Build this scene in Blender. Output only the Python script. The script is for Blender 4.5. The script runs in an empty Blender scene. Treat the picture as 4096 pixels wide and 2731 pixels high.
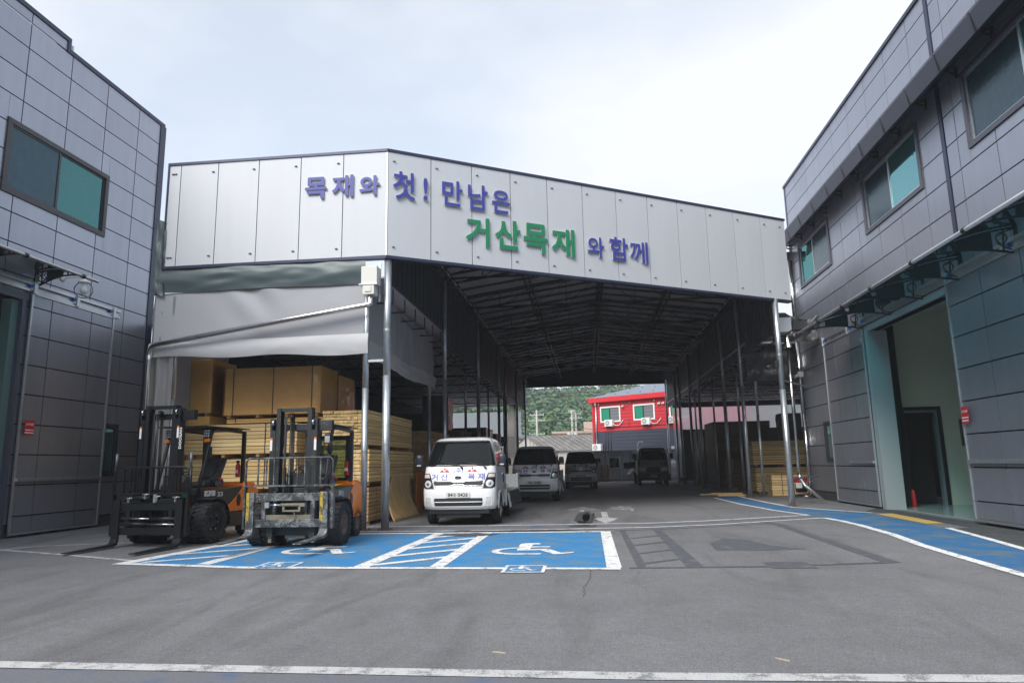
import bpy, bmesh, math, random
from math import sin, cos, pi, radians, sqrt, floor
from mathutils import Vector, Matrix, noise
random.seed(7)
S = bpy.context.scene
COL = S.collection

# ------------------------------------------------------------------ camera
cam_d = bpy.data.cameras.new("camera"); cam = bpy.data.objects.new("camera", cam_d); COL.objects.link(cam)
S.camera = cam
yaw, pit, rol = -.10547, .17567, -.019848
Fw = Vector((sin(yaw)*cos(pit), cos(yaw)*cos(pit), sin(pit)))
Rt = Vector((cos(yaw), -sin(yaw), 0)); Up = Rt.cross(Fw)
R2 = cos(rol)*Rt + sin(rol)*Up; U2 = -sin(rol)*Rt + cos(rol)*Up
cam.matrix_world = Matrix(((R2.x, U2.x, -Fw.x, 0), (R2.y, U2.y, -Fw.y, 0), (R2.z, U2.z, -Fw.z, 1.45), (0, 0, 0, 1)))
cam_d.sensor_width = 36; cam_d.lens = 24.418; cam_d.clip_start = .05; cam_d.clip_end = 3000

# ------------------------------------------------------------------ light and sky
SUN_EL, SUN_AZ = radians(41), radians(203)      # azimuth clockwise from +Y: high, behind the camera and to the left
W = bpy.data.worlds.new("World"); S.world = W; W.use_nodes = True
nt = W.node_tree; nt.nodes.clear()
def N(t, tree=None, **k):
    n = (tree or nt).nodes.new(t)
    for a, b in k.items(): setattr(n, a, b)
    return n
wo = N('ShaderNodeOutputWorld'); bg = N('ShaderNodeBackground'); sky = N('ShaderNodeTexSky')
sky.sky_type = 'NISHITA'; sky.sun_disc = False; sky.sun_elevation = SUN_EL; sky.sun_rotation = SUN_AZ
sky.dust_density = 1; sky.air_density = 1.0
bg.inputs[1].default_value = .12
tc = N('ShaderNodeTexCoord'); mp = N('ShaderNodeMapping'); mp.inputs['Scale'].default_value = (1, 1, 2.2)
mp.inputs['Location'].default_value = (.35, .1, .2)
n1 = N('ShaderNodeTexNoise'); n1.inputs['Scale'].default_value = 1.35; n1.inputs['Detail'].default_value = 9; n1.inputs['Roughness'].default_value = .47
r1 = N('ShaderNodeValToRGB'); r1.color_ramp.elements[0].position = .46; r1.color_ramp.elements[1].position = .63
r1.color_ramp.elements[0].color = (.56, .56, .56, 1); r1.color_ramp.elements[1].color = (.985, .985, .985, 1)
mx = N('ShaderNodeMix', data_type='RGBA'); mx.inputs[7].default_value = (5.60, 5.76, 6.05, 1)
L = nt.links.new
L(tc.outputs['Generated'], mp.inputs[0]); L(mp.outputs[0], n1.inputs[0]); L(n1.outputs[0], r1.inputs[0])
sg = N('ShaderNodeVectorMath', operation='MULTIPLY'); sg.inputs[1].default_value = (1.5, 1.5, 1.38)   # pale summer sky between the clouds
L(sky.outputs[0], sg.inputs[0]); L(r1.outputs[0], mx.inputs[0]); L(sg.outputs[0], mx.inputs[6]); L(mx.outputs[2], bg.inputs[0]); L(bg.outputs[0], wo.inputs[0])
sd = bpy.data.lights.new("sun", 'SUN'); sd.energy = 2.8; sd.angle = radians(34); sd.color = (1, .97, .93)
so = bpy.data.objects.new("sun", sd); COL.objects.link(so)
sv = Vector((sin(SUN_AZ)*cos(SUN_EL), cos(SUN_AZ)*cos(SUN_EL), sin(SUN_EL)))
so.rotation_euler = (-sv).to_track_quat('-Z', 'Y').to_euler(); so.location = (0, 0, 40)
vs = S.view_settings; vs.view_transform = 'Standard'; vs.look = 'None'; vs.exposure = .60; vs.gamma = 1; vs.use_curve_mapping = False
S.cycles.max_bounces = 8; S.cycles.diffuse_bounces = 4; S.cycles.glossy_bounces = 4; S.cycles.transparent_max_bounces = 12
S.cycles.use_denoising = True

# ------------------------------------------------------------------ materials
MATS = {}
def lin(c):
    return tuple(c) + (1,)
def mat(name, col, rough=.6, metal=0., noise_amt=0., nscale=4., spec=.5, isl=0., bump=0., bscale=60., coat=0., stretch=(1, 1, 1), emit=None):
    """principled surface with optional tone noise (object space), per-piece tone change and fine bump"""
    if name in MATS: return MATS[name]
    m = bpy.data.materials.new(name); m.use_nodes = True; t = m.node_tree
    p = t.nodes['Principled BSDF']; p.inputs['Base Color'].default_value = lin(col)
    p.inputs['Roughness'].default_value = rough; p.inputs['Metallic'].default_value = metal
    p.inputs['Specular IOR Level'].default_value = spec; p.inputs['Coat Weight'].default_value = coat
    if emit: p.inputs['Emission Color'].default_value = lin(col); p.inputs['Emission Strength'].default_value = emit
    src = None
    if noise_amt or isl or bump:
        tc = N('ShaderNodeTexCoord', t); mp = N('ShaderNodeMapping', t); mp.inputs['Scale'].default_value = stretch
        t.links.new(tc.outputs['Object'], mp.inputs[0])
    if noise_amt or isl:
        val = N('ShaderNodeMath', t, operation='ADD'); val.inputs[0].default_value = 1; val.inputs[1].default_value = 0
        if noise_amt:
            n = N('ShaderNodeTexNoise', t); n.inputs['Scale'].default_value = nscale; n.inputs['Detail'].default_value = 6; n.inputs['Roughness'].default_value = .6
            t.links.new(mp.outputs[0], n.inputs[0])
            mr = N('ShaderNodeMapRange', t); mr.inputs[1].default_value = .3; mr.inputs[2].default_value = .7
            mr.inputs[3].default_value = 1-noise_amt; mr.inputs[4].default_value = 1+noise_amt
            t.links.new(n.outputs[0], mr.inputs[0]); t.links.new(mr.outputs[0], val.inputs[0])
        if isl:
            g = N('ShaderNodeNewGeometry', t); mr2 = N('ShaderNodeMapRange', t); mr2.inputs[3].default_value = -isl; mr2.inputs[4].default_value = isl
            t.links.new(g.outputs['Random Per Island'], mr2.inputs[0]); t.links.new(mr2.outputs[0], val.inputs[1])
        vm = N('ShaderNodeVectorMath', t, operation='SCALE'); vm.inputs[0].default_value = col
        t.links.new(val.outputs[0], vm.inputs['Scale']); t.links.new(vm.outputs[0], p.inputs['Base Color'])
    if bump:
        n = N('ShaderNodeTexNoise', t); n.inputs['Scale'].default_value = bscale; n.inputs['Detail'].default_value = 4
        b = N('ShaderNodeBump', t); b.inputs['Strength'].default_value = bump; b.inputs['Distance'].default_value = .02
        t.links.new(mp.outputs[0], n.inputs[0]); t.links.new(n.outputs[0], b.inputs['Height']); t.links.new(b.outputs[0], p.inputs['Normal'])
    MATS[name] = m; return m

def wear_mat(name, col, under, amount=.5, scale=6., rough=.7, metal=0., fine=40.):
    """paint worn through to what lies below it"""
    m = bpy.data.materials.new(name); m.use_nodes = True; t = m.node_tree; p = t.nodes['Principled BSDF']
    tc = N('ShaderNodeTexCoord', t); a = N('ShaderNodeTexNoise', t); b = N('ShaderNodeTexNoise', t)
    a.inputs['Scale'].default_value = scale; a.inputs['Detail'].default_value = 8; a.inputs['Roughness'].default_value = .65
    b.inputs['Scale'].default_value = fine; b.inputs['Detail'].default_value = 3
    ad = N('ShaderNodeMath', t, operation='MULTIPLY_ADD'); ad.inputs[1].default_value = .45
    t.links.new(tc.outputs['Object'], a.inputs[0]); t.links.new(tc.outputs['Object'], b.inputs[0])
    t.links.new(b.outputs[0], ad.inputs[0]); t.links.new(a.outputs[0], ad.inputs[2])
    cr = N('ShaderNodeValToRGB', t); e = cr.color_ramp.elements; c = .725 + (amount-.5)*.5
    e[0].position = max(0, 1-c-.06+.45); e[1].position = min(1, 1-c+.06+.45)
    e[0].color = lin(under); e[1].color = lin(col)
    t.links.new(ad.outputs[0], cr.inputs[0])
    hs = N('ShaderNodeVectorMath', t, operation='SCALE')
    mr = N('ShaderNodeMapRange', t); mr.inputs[3].default_value = .86; mr.inputs[4].default_value = 1.1; mr.inputs[1].default_value = .3; mr.inputs[2].default_value = .7
    t.links.new(b.outputs[0], mr.inputs[0]); t.links.new(cr.outputs[0], hs.inputs[0]); t.links.new(mr.outputs[0], hs.inputs['Scale'])
    t.links.new(hs.outputs[0], p.inputs['Base Color']); p.inputs['Roughness'].default_value = rough; p.inputs['Metallic'].default_value = metal
    MATS[name] = m; return m

def wood_mat(name, a, b, axis='X', knots=True, rough=.7, scale=1.0, isl=.16):
    m = bpy.data.materials.new(name); m.use_nodes = True; t = m.node_tree; p = t.nodes['Principled BSDF']
    tc = N('ShaderNodeTexCoord', t); mp = N('ShaderNodeMapping', t)
    s = {'X': (.5, 9, 9), 'Y': (9, .5, 9), 'Z': (9, 9, .5)}[axis]
    mp.inputs['Scale'].default_value = tuple(v*scale for v in s)
    g = N('ShaderNodeNewGeometry', t); sh = N('ShaderNodeVectorMath', t, operation='SCALE'); sh.inputs[0].default_value = (13, 17, 11)
    av = N('ShaderNodeVectorMath', t, operation='ADD')
    t.links.new(g.outputs['Random Per Island'], sh.inputs['Scale']); t.links.new(tc.outputs['Object'], mp.inputs[0])
    t.links.new(mp.outputs[0], av.inputs[0]); t.links.new(sh.outputs[0], av.inputs[1])
    n = N('ShaderNodeTexNoise', t); n.inputs['Scale'].default_value = 1.6; n.inputs['Detail'].default_value = 7; n.inputs['Distortion'].default_value = .6
    t.links.new(av.outputs[0], n.inputs[0])
    cr = N('ShaderNodeValToRGB', t); e = cr.color_ramp.elements; e[0].position = .3; e[1].position = .68; e[0].color = lin(b); e[1].color = lin(a)
    t.links.new(n.outputs[0], cr.inputs[0]); out = cr.outputs[0]
    if knots:
        v = N('ShaderNodeTexVoronoi', t); mk = N('ShaderNodeMapping', t); q = {'X': (1.4, 4, 4), 'Y': (4, 1.4, 4), 'Z': (4, 4, 1.4)}[axis]
        mk.inputs['Scale'].default_value = q; v.inputs['Scale'].default_value = 1.1
        av2 = N('ShaderNodeVectorMath', t, operation='ADD')
        t.links.new(tc.outputs['Object'], mk.inputs[0]); t.links.new(mk.outputs[0], av2.inputs[0]); t.links.new(sh.outputs[0], av2.inputs[1]); t.links.new(av2.outputs[0], v.inputs[0])
        kr = N('ShaderNodeValToRGB', t); k = kr.color_ramp.elements; k[0].position = .035; k[1].position = .11; k[0].color = (.45, .45, .45, 1); k[1].color = (1, 1, 1, 1)
        t.links.new(v.outputs[0], kr.inputs[0])
        mu = N('ShaderNodeMix', t, data_type='RGBA', blend_type='MULTIPLY'); mu.inputs[0].default_value = .8
        t.links.new(out, mu.inputs[6]); t.links.new(kr.outputs[0], mu.inputs[7]); out = mu.outputs[2]
    sc = N('ShaderNodeVectorMath', t, operation='SCALE'); mr = N('ShaderNodeMapRange', t); mr.inputs[3].default_value = 1-isl; mr.inputs[4].default_value = 1+isl
    t.links.new(g.outputs['Random Per Island'], mr.inputs[0]); t.links.new(out, sc.inputs[0]); t.links.new(mr.outputs[0], sc.inputs['Scale'])
    t.links.new(sc.outputs[0], p.inputs['Base Color']); p.inputs['Roughness'].default_value = rough
    MATS[name] = m; return m

def film_mat(name, col, alpha=.5, transl=.5, rough=.3):
    """thin sheet: part see-through, part translucent, glossy skin"""
    m = bpy.data.materials.new(name); m.use_nodes = True; t = m.node_tree; t.nodes.remove(t.nodes['Principled BSDF'])
    o = t.nodes['Material Output']
    d = N('ShaderNodeBsdfDiffuse', t); tr = N('ShaderNodeBsdfTranslucent', t); tp = N('ShaderNodeBsdfTransparent', t); gl = N('ShaderNodeBsdfGlossy', t)
    d.inputs[0].default_value = lin(col); tr.inputs[0].default_value = lin(col); gl.inputs[1].default_value = rough
    gl.inputs[0].default_value = (.9, .9, .9, 1)
    m1 = N('ShaderNodeMixShader', t); m1.inputs[0].default_value = transl; m2 = N('ShaderNodeMixShader', t); m2.inputs[0].default_value = alpha
    m3 = N('ShaderNodeMixShader', t); fr = N('ShaderNodeFresnel', t); fr.inputs[0].default_value = 1.45
    t.links.new(d.outputs[0], m1.inputs[1]); t.links.new(tr.outputs[0], m1.inputs[2])
    t.links.new(tp.outputs[0], m2.inputs[1]); t.links.new(m1.outputs[0], m2.inputs[2])
    t.links.new(m2.outputs[0], m3.inputs[1]); t.links.new(gl.outputs[0], m3.inputs[2]); t.links.new(fr.outputs[0], m3.inputs[0])
    t.links.new(m3.outputs[0], o.inputs[0]); MATS[name] = m; return m

def tint_mat(name, col, rough=.03, haze=.12, hcol=None, ior=1.5, glow=False, gcol=(1, 1, 1)):
    """tinted see-through sheet (polycarbonate, car glass)"""
    m = bpy.data.materials.new(name); m.use_nodes = True; t = m.node_tree; t.nodes.remove(t.nodes['Principled BSDF'])
    o = t.nodes['Material Output']; tp = N('ShaderNodeBsdfTransparent', t); tp.inputs[0].default_value = lin(col)
    d = N('ShaderNodeBsdfTranslucent' if glow else 'ShaderNodeBsdfDiffuse', t); d.inputs[0].default_value = lin(hcol or col); m1 = N('ShaderNodeMixShader', t); m1.inputs[0].default_value = haze
    gl = N('ShaderNodeBsdfGlossy', t); gl.inputs[1].default_value = rough; gl.inputs[0].default_value = lin(gcol); m2 = N('ShaderNodeMixShader', t); fr = N('ShaderNodeFresnel', t)
    fr.inputs[0].default_value = ior
    t.links.new(tp.outputs[0], m1.inputs[1]); t.links.new(d.outputs[0], m1.inputs[2]); t.links.new(m1.outputs[0], m2.inputs[1])
    t.links.new(gl.outputs[0], m2.inputs[2]); t.links.new(fr.outputs[0], m2.inputs[0]); t.links.new(m2.outputs[0], o.inputs[0])
    MATS[name] = m; return m

# ------------------------------------------------------------------ mesh builder
class MB:
    def __init__(s): s.v = []; s.f = []; s.m = []; s.sm = []
    def add(s, vs, fs, mi=0, sm=False):
        o = len(s.v); s.v += [tuple(v) for v in vs]
        for f in fs: s.f.append([i+o for i in f]); s.m.append(mi); s.sm.append(sm)
        return s
    def box(s, a, b, mi=0, M=None):
        x0, y0, z0 = [min(p, q) for p, q in zip(a, b)]; x1, y1, z1 = [max(p, q) for p, q in zip(a, b)]
        v = [Vector(c) for c in ((x0,y0,z0),(x1,y0,z0),(x1,y1,z0),(x0,y1,z0),(x0,y0,z1),(x1,y0,z1),(x1,y1,z1),(x0,y1,z1))]
        if M: v = [M @ c for c in v]
        return s.add(v, [(0,3,2,1),(4,5,6,7),(0,1,5,4),(1,2,6,5),(2,3,7,6),(3,0,4,7)], mi)
    def cbox(s, c, d, mi=0, rot=None):
        M = Matrix.Translation(c) @ (rot.to_4x4() if rot else Matrix())
        return s.box([-q/2 for q in d], [q/2 for q in d], mi, M)
    def beam(s, p, q, w, h, mi=0, up=(0, 0, 1)):
        p, q = Vector(p), Vector(q); d = q-p; l = d.length
        if l < 1e-6: return s
        d.normalize(); u = Vector(up)
        if abs(d.dot(u)) > .98: u = Vector((0, 1, 0))
        r = d.cross(u).normalized(); u = r.cross(d)
        v = [p+r*a+u*b for a, b in ((-w/2,-h/2),(w/2,-h/2),(w/2,h/2),(-w/2,h/2))]; v += [x+d*l for x in v]
        return s.add(v, [(3,2,1,0),(4,5,6,7),(0,1,5,4),(1,2,6,5),(2,3,7,6),(3,0,4,7)], mi)
    def cyl(s, p, q, r, n=12, mi=0, r2=None, caps=True, sm=True):
        p, q = Vector(p), Vector(q); d = (q-p)
        if d.length < 1e-7: return s
        d.normalize(); u = Vector((0, 0, 1)) if abs(d.z) < .9 else Vector((1, 0, 0)); a = d.cross(u).normalized(); b = d.cross(a)
        r2 = r if r2 is None else r2; o = len(s.v)
        s.v += [tuple(p+(a*cos(2*pi*i/n)+b*sin(2*pi*i/n))*r) for i in range(n)] + [tuple(q+(a*cos(2*pi*i/n)+b*sin(2*pi*i/n))*r2) for i in range(n)]
        for i in range(n):
            j = (i+1) % n; s.f.append([o+i, o+n+i, o+n+j, o+j]); s.m.append(mi); s.sm.append(sm)
        if caps:
            s.f.append([o+i for i in range(n)]); s.f.append([o+n+i for i in reversed(range(n))]); s.m += [mi, mi]; s.sm += [False, False]
        return s
    def tube(s, pts, r, n=8, mi=0):
        pts = [Vector(p) for p in pts]; o = len(s.v); K = len(pts); prev = None
        for k, p in enumerate(pts):
            d = (pts[min(k+1, K-1)]-pts[max(k-1, 0)]).normalized()
            if prev is None: u = Vector((0, 0, 1)) if abs(d.z) < .9 else Vector((1, 0, 0)); a = d.cross(u).normalized()
            else: a = (prev - d*prev.dot(d)).normalized()
            prev = a; b = d.cross(a); rr = r[k] if isinstance(r, (list, tuple)) else r
            s.v += [tuple(p+(a*cos(2*pi*i/n)+b*sin(2*pi*i/n))*rr) for i in range(n)]
        for k in range(K-1):
            for i in range(n):
                j = (i+1) % n; s.f.append([o+k*n+i, o+(k+1)*n+i, o+(k+1)*n+j, o+k*n+j]); s.m.append(mi); s.sm.append(True)
        s.f.append([o+i for i in range(n)]); s.f.append([o+(K-1)*n+i for i in reversed(range(n))]); s.m += [mi, mi]; s.sm += [False, False]
        return s
    def lathe(s, prof, c=(0, 0, 0), axis='Z', n=24, mi=0, sm=True):
        """prof: list of (radius, height); axis X/Y/Z"""
        o = len(s.v); c = Vector(c)
        for r, h in prof:
            for i in range(n):
                t = 2*pi*i/n; a, b = r*cos(t), r*sin(t)
                v = {'Z': (a, b, h), 'Y': (b, h, a), 'X': (h, a, b)}[axis]; s.v.append(tuple(c+Vector(v)))
        for k in range(len(prof)-1):
            for i in range(n):
                j = (i+1) % n; s.f.append([o+k*n+i, o+k*n+j, o+(k+1)*n+j, o+(k+1)*n+i]); s.m.append(mi); s.sm.append(sm)
        return s
    def prism(s, poly, a, b, plane='XY', mi=0, mi_side=None):
        """poly extruded from a to b along the third axis; plane XY->Z, XZ->Y, YZ->X"""
        def P(u, v, w): return {'XY': (u, v, w), 'XZ': (u, w, v), 'YZ': (w, u, v)}[plane]
        o = len(s.v); n = len(poly)
        s.v += [P(u, v, a) for u, v in poly] + [P(u, v, b) for u, v in poly]
        s.f.append([o+i for i in range(n)]); s.f.append([o+n+i for i in reversed(range(n))]); s.m += [mi, mi]; s.sm += [False, False]
        for i in range(n):
            j = (i+1) % n; s.f.append([o+i, o+n+i, o+n+j, o+j]); s.m.append(mi if mi_side is None else mi_side); s.sm.append(False)
        return s
    def quad(s, a, b, c, d, mi=0): return s.add([a, b, c, d], [(0, 1, 2, 3)], mi)
    def grid(s, fn, nu, nv, mi=0, sm=True, flip=False):
        o = len(s.v)
        for j in range(nv+1):
            for i in range(nu+1): s.v.append(tuple(fn(i/nu, j/nv)))
        for j in range(nv):
            for i in range(nu):
                a = o+j*(nu+1)+i; q = [a, a+1, a+nu+2, a+nu+1]
                s.f.append(q[::-1] if flip else q); s.m.append(mi); s.sm.append(sm)
        return s
    def build(s, name, mats, parent=None, label=None, bevel=0, fix=True, solid=0):
        me = bpy.data.meshes.new(name); me.from_pydata(s.v, [], s.f)
        mats = mats if isinstance(mats, (list, tuple)) else [mats]
        for m in mats: me.materials.append(m)
        me.polygons.foreach_set('material_index', s.m); me.polygons.foreach_set('use_smooth', s.sm)
        if fix:
            bm = bmesh.new(); bm.from_mesh(me); bmesh.ops.recalc_face_normals(bm, faces=bm.faces); bm.to_mesh(me); bm.free()
        me.update()
        o = bpy.data.objects.new(name, me); COL.objects.link(o)
        if parent: o.parent = parent
        if label: o['label'] = label
        if solid:
            md = o.modifiers.new('solid', 'SOLIDIFY'); md.thickness = solid
        if bevel:
            md = o.modifiers.new('bevel', 'BEVEL'); md.width = bevel; md.segments = 2; md.limit_method = 'ANGLE'; md.angle_limit = radians(40)
        return o

def tag(o, label, cat, group=None):
    o['label'] = label; o['category'] = cat
    if group: o['group'] = group
    return o
def thing(name, label, cat, loc=(0, 0, 0), rz=0, group=None):
    o = bpy.data.objects.new(name, None); COL.objects.link(o); o.location = loc; o.rotation_euler = (0, 0, rz); o.empty_display_size = .3
    return tag(o, label, cat, group)
def struct(o): o['kind'] = 'structure'; return o
KIDS = {}
def copy_tree(o, parent=None):
    c = o.copy(); COL.objects.link(c)
    if parent: c.parent = parent
    for ch in list(o.children): copy_tree(ch, c)
    return c

# ------------------------------------------------------------------ lettering
def text_geo(body, box, bold=.0, depth=0., slant=0.):
    """outline of a word from Blender's own font, fitted to box=(u0,v0,u1,v1); returns vertices (u,v,w), faces"""
    c = bpy.data.curves.new('t', 'FONT'); c.body = body; c.offset = bold; c.extrude = depth; c.resolution_u = 3
    o = bpy.data.objects.new('t', c); COL.objects.link(o)
    m = bpy.data.meshes.new_from_object(o.evaluated_get(bpy.context.evaluated_depsgraph_get()))
    vs = [v.co.copy() for v in m.vertices]; fs = [list(p.vertices) for p in m.polygons]
    bpy.data.objects.remove(o); bpy.data.curves.remove(c); bpy.data.meshes.remove(m)
    x0, x1 = min(v.x for v in vs), max(v.x for v in vs); y0, y1 = min(v.y for v in vs), max(v.y for v in vs)
    u0, v0, u1, v1 = box
    out = []
    for v in vs:
        u = u0+(v.x-x0)/(x1-x0)*(u1-u0); w = v0+(v.y-y0)/(y1-y0)*(v1-v0)
        out.append((u+slant*(w-v0), w, v.z))
    return out, fs
def add_text(mb, body, box, fn, mi=0, bold=.0, depth=0., slant=0.):
    vs, fs = text_geo(body, box, bold, depth, slant)
    mb.add([fn(*v) for v in vs], fs, mi); return mb

def bold_text(mb, ch, box, fn, mi=0, delta=.01, n=8, dz=.0004):
    """heavier strokes: the glyph repeated in a small ring of shifts, each a hair prouder"""
    u0, v0, u1, v1 = box; vs, fs = text_geo(ch, (u0+delta, v0+delta, u1-delta, v1-delta))
    for k in range(n):
        a = 2*pi*k/n+.2; du, dv = delta*cos(a), delta*sin(a)
        mb.add([fn(u+du, v+dv, k*dz) for u, v, w in vs], fs, mi)
    return mb

# ------------------------------------------------------------------ rectangles with holes
def cut_rects(rects, holes):
    out = list(rects)
    for (a, b, c, d) in holes:                    # hole u0,v0,u1,v1
        nx = []
        for (x0, y0, x1, y1) in out:
            if c <= x0 or a >= x1 or d <= y0 or b >= y1: nx.append((x0, y0, x1, y1)); continue
            if a > x0: nx.append((x0, y0, a, y1))
            if c < x1: nx.append((c, y0, x1, y1))
            m0, m1 = max(x0, a), min(x1, c)
            if b > y0: nx.append((m0, y0, m1, b))
            if d < y1: nx.append((m0, d, m1, y1))
        out = nx
    return [r for r in out if r[2]-r[0] > .012 and r[3]-r[1] > .012]
def panel_cells(us, vs, gap, holes):
    cells = []
    for i in range(len(us)-1):
        for j in range(len(vs)-1):
            cells.append((us[i]+gap/2, vs[j]+gap/2, us[i+1]-gap/2, vs[j+1]-gap/2))
    return cut_rects(cells, holes)

# ------------------------------------------------------------------ shared materials
ASPH = (.186, .186, .193)
M_ = {}
M_['panel'] = mat('grey_cladding', (.35, .362, .415), .33, .66, .045, 1.6, isl=.05, bump=.25, bscale=.9, stretch=(3, 3, .35))
M_['panel_dark'] = mat('joint_black', (.012, .011, .014), .9, spec=0)
M_['navy'] = mat('navy_trim', (.030, .038, .075), .35, .3, .05, 3)
M_['greytrim'] = mat('grey_trim', (.085, .09, .12), .4, .3)
M_['alu'] = mat('aluminium', (.58, .60, .62), .38, .85, .08, 8)
M_['galv'] = mat('galvanised_steel', (.50, .54, .57), .36, .8, .16, 9, stretch=(1, 1, .6))
M_['steel'] = mat('stainless', (.75, .73, .70), .16, 1.0, .05, 5)
M_['dsteel'] = mat('dark_steel', (.030, .034, .036), .5, .4)
M_['silver'] = mat('silver_composite', (.51, .53, .56), .62, .18, .015, 1.4, isl=.015, stretch=(4, 4, .3))
M_['black'] = mat('black_plastic', (.012, .013, .015), .45)
M_['rubber'] = mat('tyre_rubber', (.022, .022, .024), .85, 0, .25, 12, bump=.3, bscale=90)
M_['frame'] = mat('window_frame_dark', (.045, .042, .048), .4, .2)
M_['frame2'] = mat('window_frame_grey', (.10, .095, .12), .4, .3)
M_['white'] = mat('white_plastic', (.75, .75, .74), .45)
M_['offwhite'] = mat('offwhite_box', (.62, .61, .57), .5)
M_['red'] = mat('red_paint', (.55, .02, .025), .4)
M_['roofin'] = mat('roof_underside', (.62, .58, .64), .45, .1, .10, 2)
M_['dwall'] = mat('dark_corrugated', (.060, .075, .085), .5, .3, .15, 2)
M_['tealglass'] = mat('reflective_glass', (.14, .37, .38), .03, .85)
M_['screen'] = mat('insect_screen', (.035, .07, .09), .18, .5, .18, 5, bump=.2, bscale=12)
M_['dark_fill'] = mat('interior_dark_fill', (.02, .022, .024), .9)
M_['awning'] = tint_mat('teal_polycarbonate', (.03, .74, .88), .06, .26, (.01, .55, .68), glow=True)
M_['window_glass'] = tint_mat('teal_window_glass', (.40, .80, .78), .02, .03, None, 2.3, False, (.40, .95, .92))
M_['lamp_glass'] = tint_mat('lamp_glass', (.97, .98, .98), .02, .03, (.8, .8, .8), 1.12)
M_['glass'] = tint_mat('clear_glass', (.93, .95, .96), .02, .02)
M_['vglass'] = mat('vehicle_glass', (.006, .007, .008), .03, 0, spec=.38)
# ================================================================== ground
def asphalt_mat():
    m = bpy.data.materials.new('asphalt'); m.use_nodes = True; t = m.node_tree; p = t.nodes['Principled BSDF']; K = t.links.new
    tc = N('ShaderNodeTexCoord', t)
    def noise_(sc, det=4, rough=.6, vec=None, dist=0):
        n = N('ShaderNodeTexNoise', t); n.inputs['Scale'].default_value = sc; n.inputs['Detail'].default_value = det; n.inputs['Roughness'].default_value = rough; n.inputs['Distortion'].default_value = dist
        K(vec or tc.outputs['Object'], n.inputs[0]); return n.outputs[0]
    def rng(src, a, b, c, d):
        r = N('ShaderNodeMapRange', t); r.inputs[1].default_value = a; r.inputs[2].default_value = b; r.inputs[3].default_value = c; r.inputs[4].default_value = d; K(src, r.inputs[0]); return r.outputs[0]
    def mul(a, b):
        n = N('ShaderNodeMath', t, operation='MULTIPLY'); K(a, n.inputs[0]); K(b, n.inputs[1]); return n.outputs[0]
    big = rng(noise_(.28, 5, .6), .3, .7, .86, 1.13)
    mid = rng(noise_(1.9, 6, .65, dist=.8), .3, .7, .90, 1.09)
    fine = mul(rng(noise_(55, 3, .7), .3, .7, .62, 1.4), rng(noise_(14, 5, .75), .3, .7, .84, 1.17))
    vo = N('ShaderNodeTexVoronoi', t); vo.inputs['Scale'].default_value = 95; K(tc.outputs['Object'], vo.inputs[0])
    spk = rng(vo.outputs['Distance'], .05, .4, 1.45, .82)
    # dark wandering stains along the drive direction
    mp = N('ShaderNodeMapping', t); mp.inputs['Scale'].default_value = (1.0, .16, 1); K(tc.outputs['Object'], mp.inputs[0])
    st = rng(noise_(1.1, 7, .62, mp.outputs[0], 1.2), .50, .66, 1.0, .78)
    f = mul(mul(mul(mul(big, mid), fine), spk), st)
    vm = N('ShaderNodeVectorMath', t, operation='SCALE'); vm.inputs[0].default_value = ASPH; K(f, vm.inputs['Scale']); K(vm.outputs[0], p.inputs['Base Color'])
    p.inputs['Roughness'].default_value = .83
    b = N('ShaderNodeBump', t); b.inputs['Strength'].default_value = .35; b.inputs['Distance'].default_value = .01
    K(noise_(70, 3, .7), b.inputs['Height']); K(b.outputs[0], p.inputs['Normal']); return m
asph = asphalt_mat()
g = MB(); g.add([(-400, -60, 0), (400, -60, 0), (400, 900, 0), (-400, 900, 0)], [(0, 1, 2, 3)])
struct(g.build('ground', asph, fix=False))

white = wear_mat('road_paint_white', (.78, .78, .77), (.28, .28, .29), .68, 5, .75)
whitew = wear_mat('road_paint_white_worn', (.50, .50, .50), (.22, .22, .225), .60, 4, .8, 0, 90)
blue = wear_mat('road_paint_blue', (.030, .215, .48), (.11, .22, .33), .56, 2.2, .72)
blue2 = wear_mat('road_paint_blue_faded', (.022, .130, .30), (.10, .155, .21), .56, 1.6, .8); blue3 = wear_mat('road_paint_blue_trodden', (.06, .11, .20), (.15, .152, .165), .30, 1.8, .8)
yellow = wear_mat('tactile_yellow', (.58, .38, .09), (.40, .30, .15), .8, 5, .8)
blackout = wear_mat('blackout_paint', (.088, .093, .107), (.155, .157, .165), .70, 5, .75)
def flat(name, polys, m, z, kind='structure'):
    mb = MB()
    for i, p in enumerate(polys): mb.add([(x, y, z+.0001*i) for x, y in p], [list(range(len(p)))])
    o = mb.build(name, m, fix=False)
    for pl in o.data.polygons:
        if pl.normal.z < 0: pl.flip()
    o['kind'] = kind; return o
def strip(pts, w):
    """ribbon of width w along points"""
    out = []; P = [Vector(p) for p in pts]; n = len(P); L_, R_ = [], []
    for i, p in enumerate(P):
        d = (P[min(i+1, n-1)]-P[max(i-1, 0)]).normalized(); q = Vector((-d.y, d.x)); L_.append(p+q*w/2); R_.append(p-q*w/2)
    for i in range(n-1): out.append([tuple(R_[i]), tuple(R_[i+1]), tuple(L_[i+1]), tuple(L_[i])])
    return out
def rect(x0, y0, x1, y1): return [(x0, y0), (x1, y0), (x1, y1), (x0, y1)]
Z1, Z2, Z3, Z4 = .004, .008, .012, .016

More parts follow.
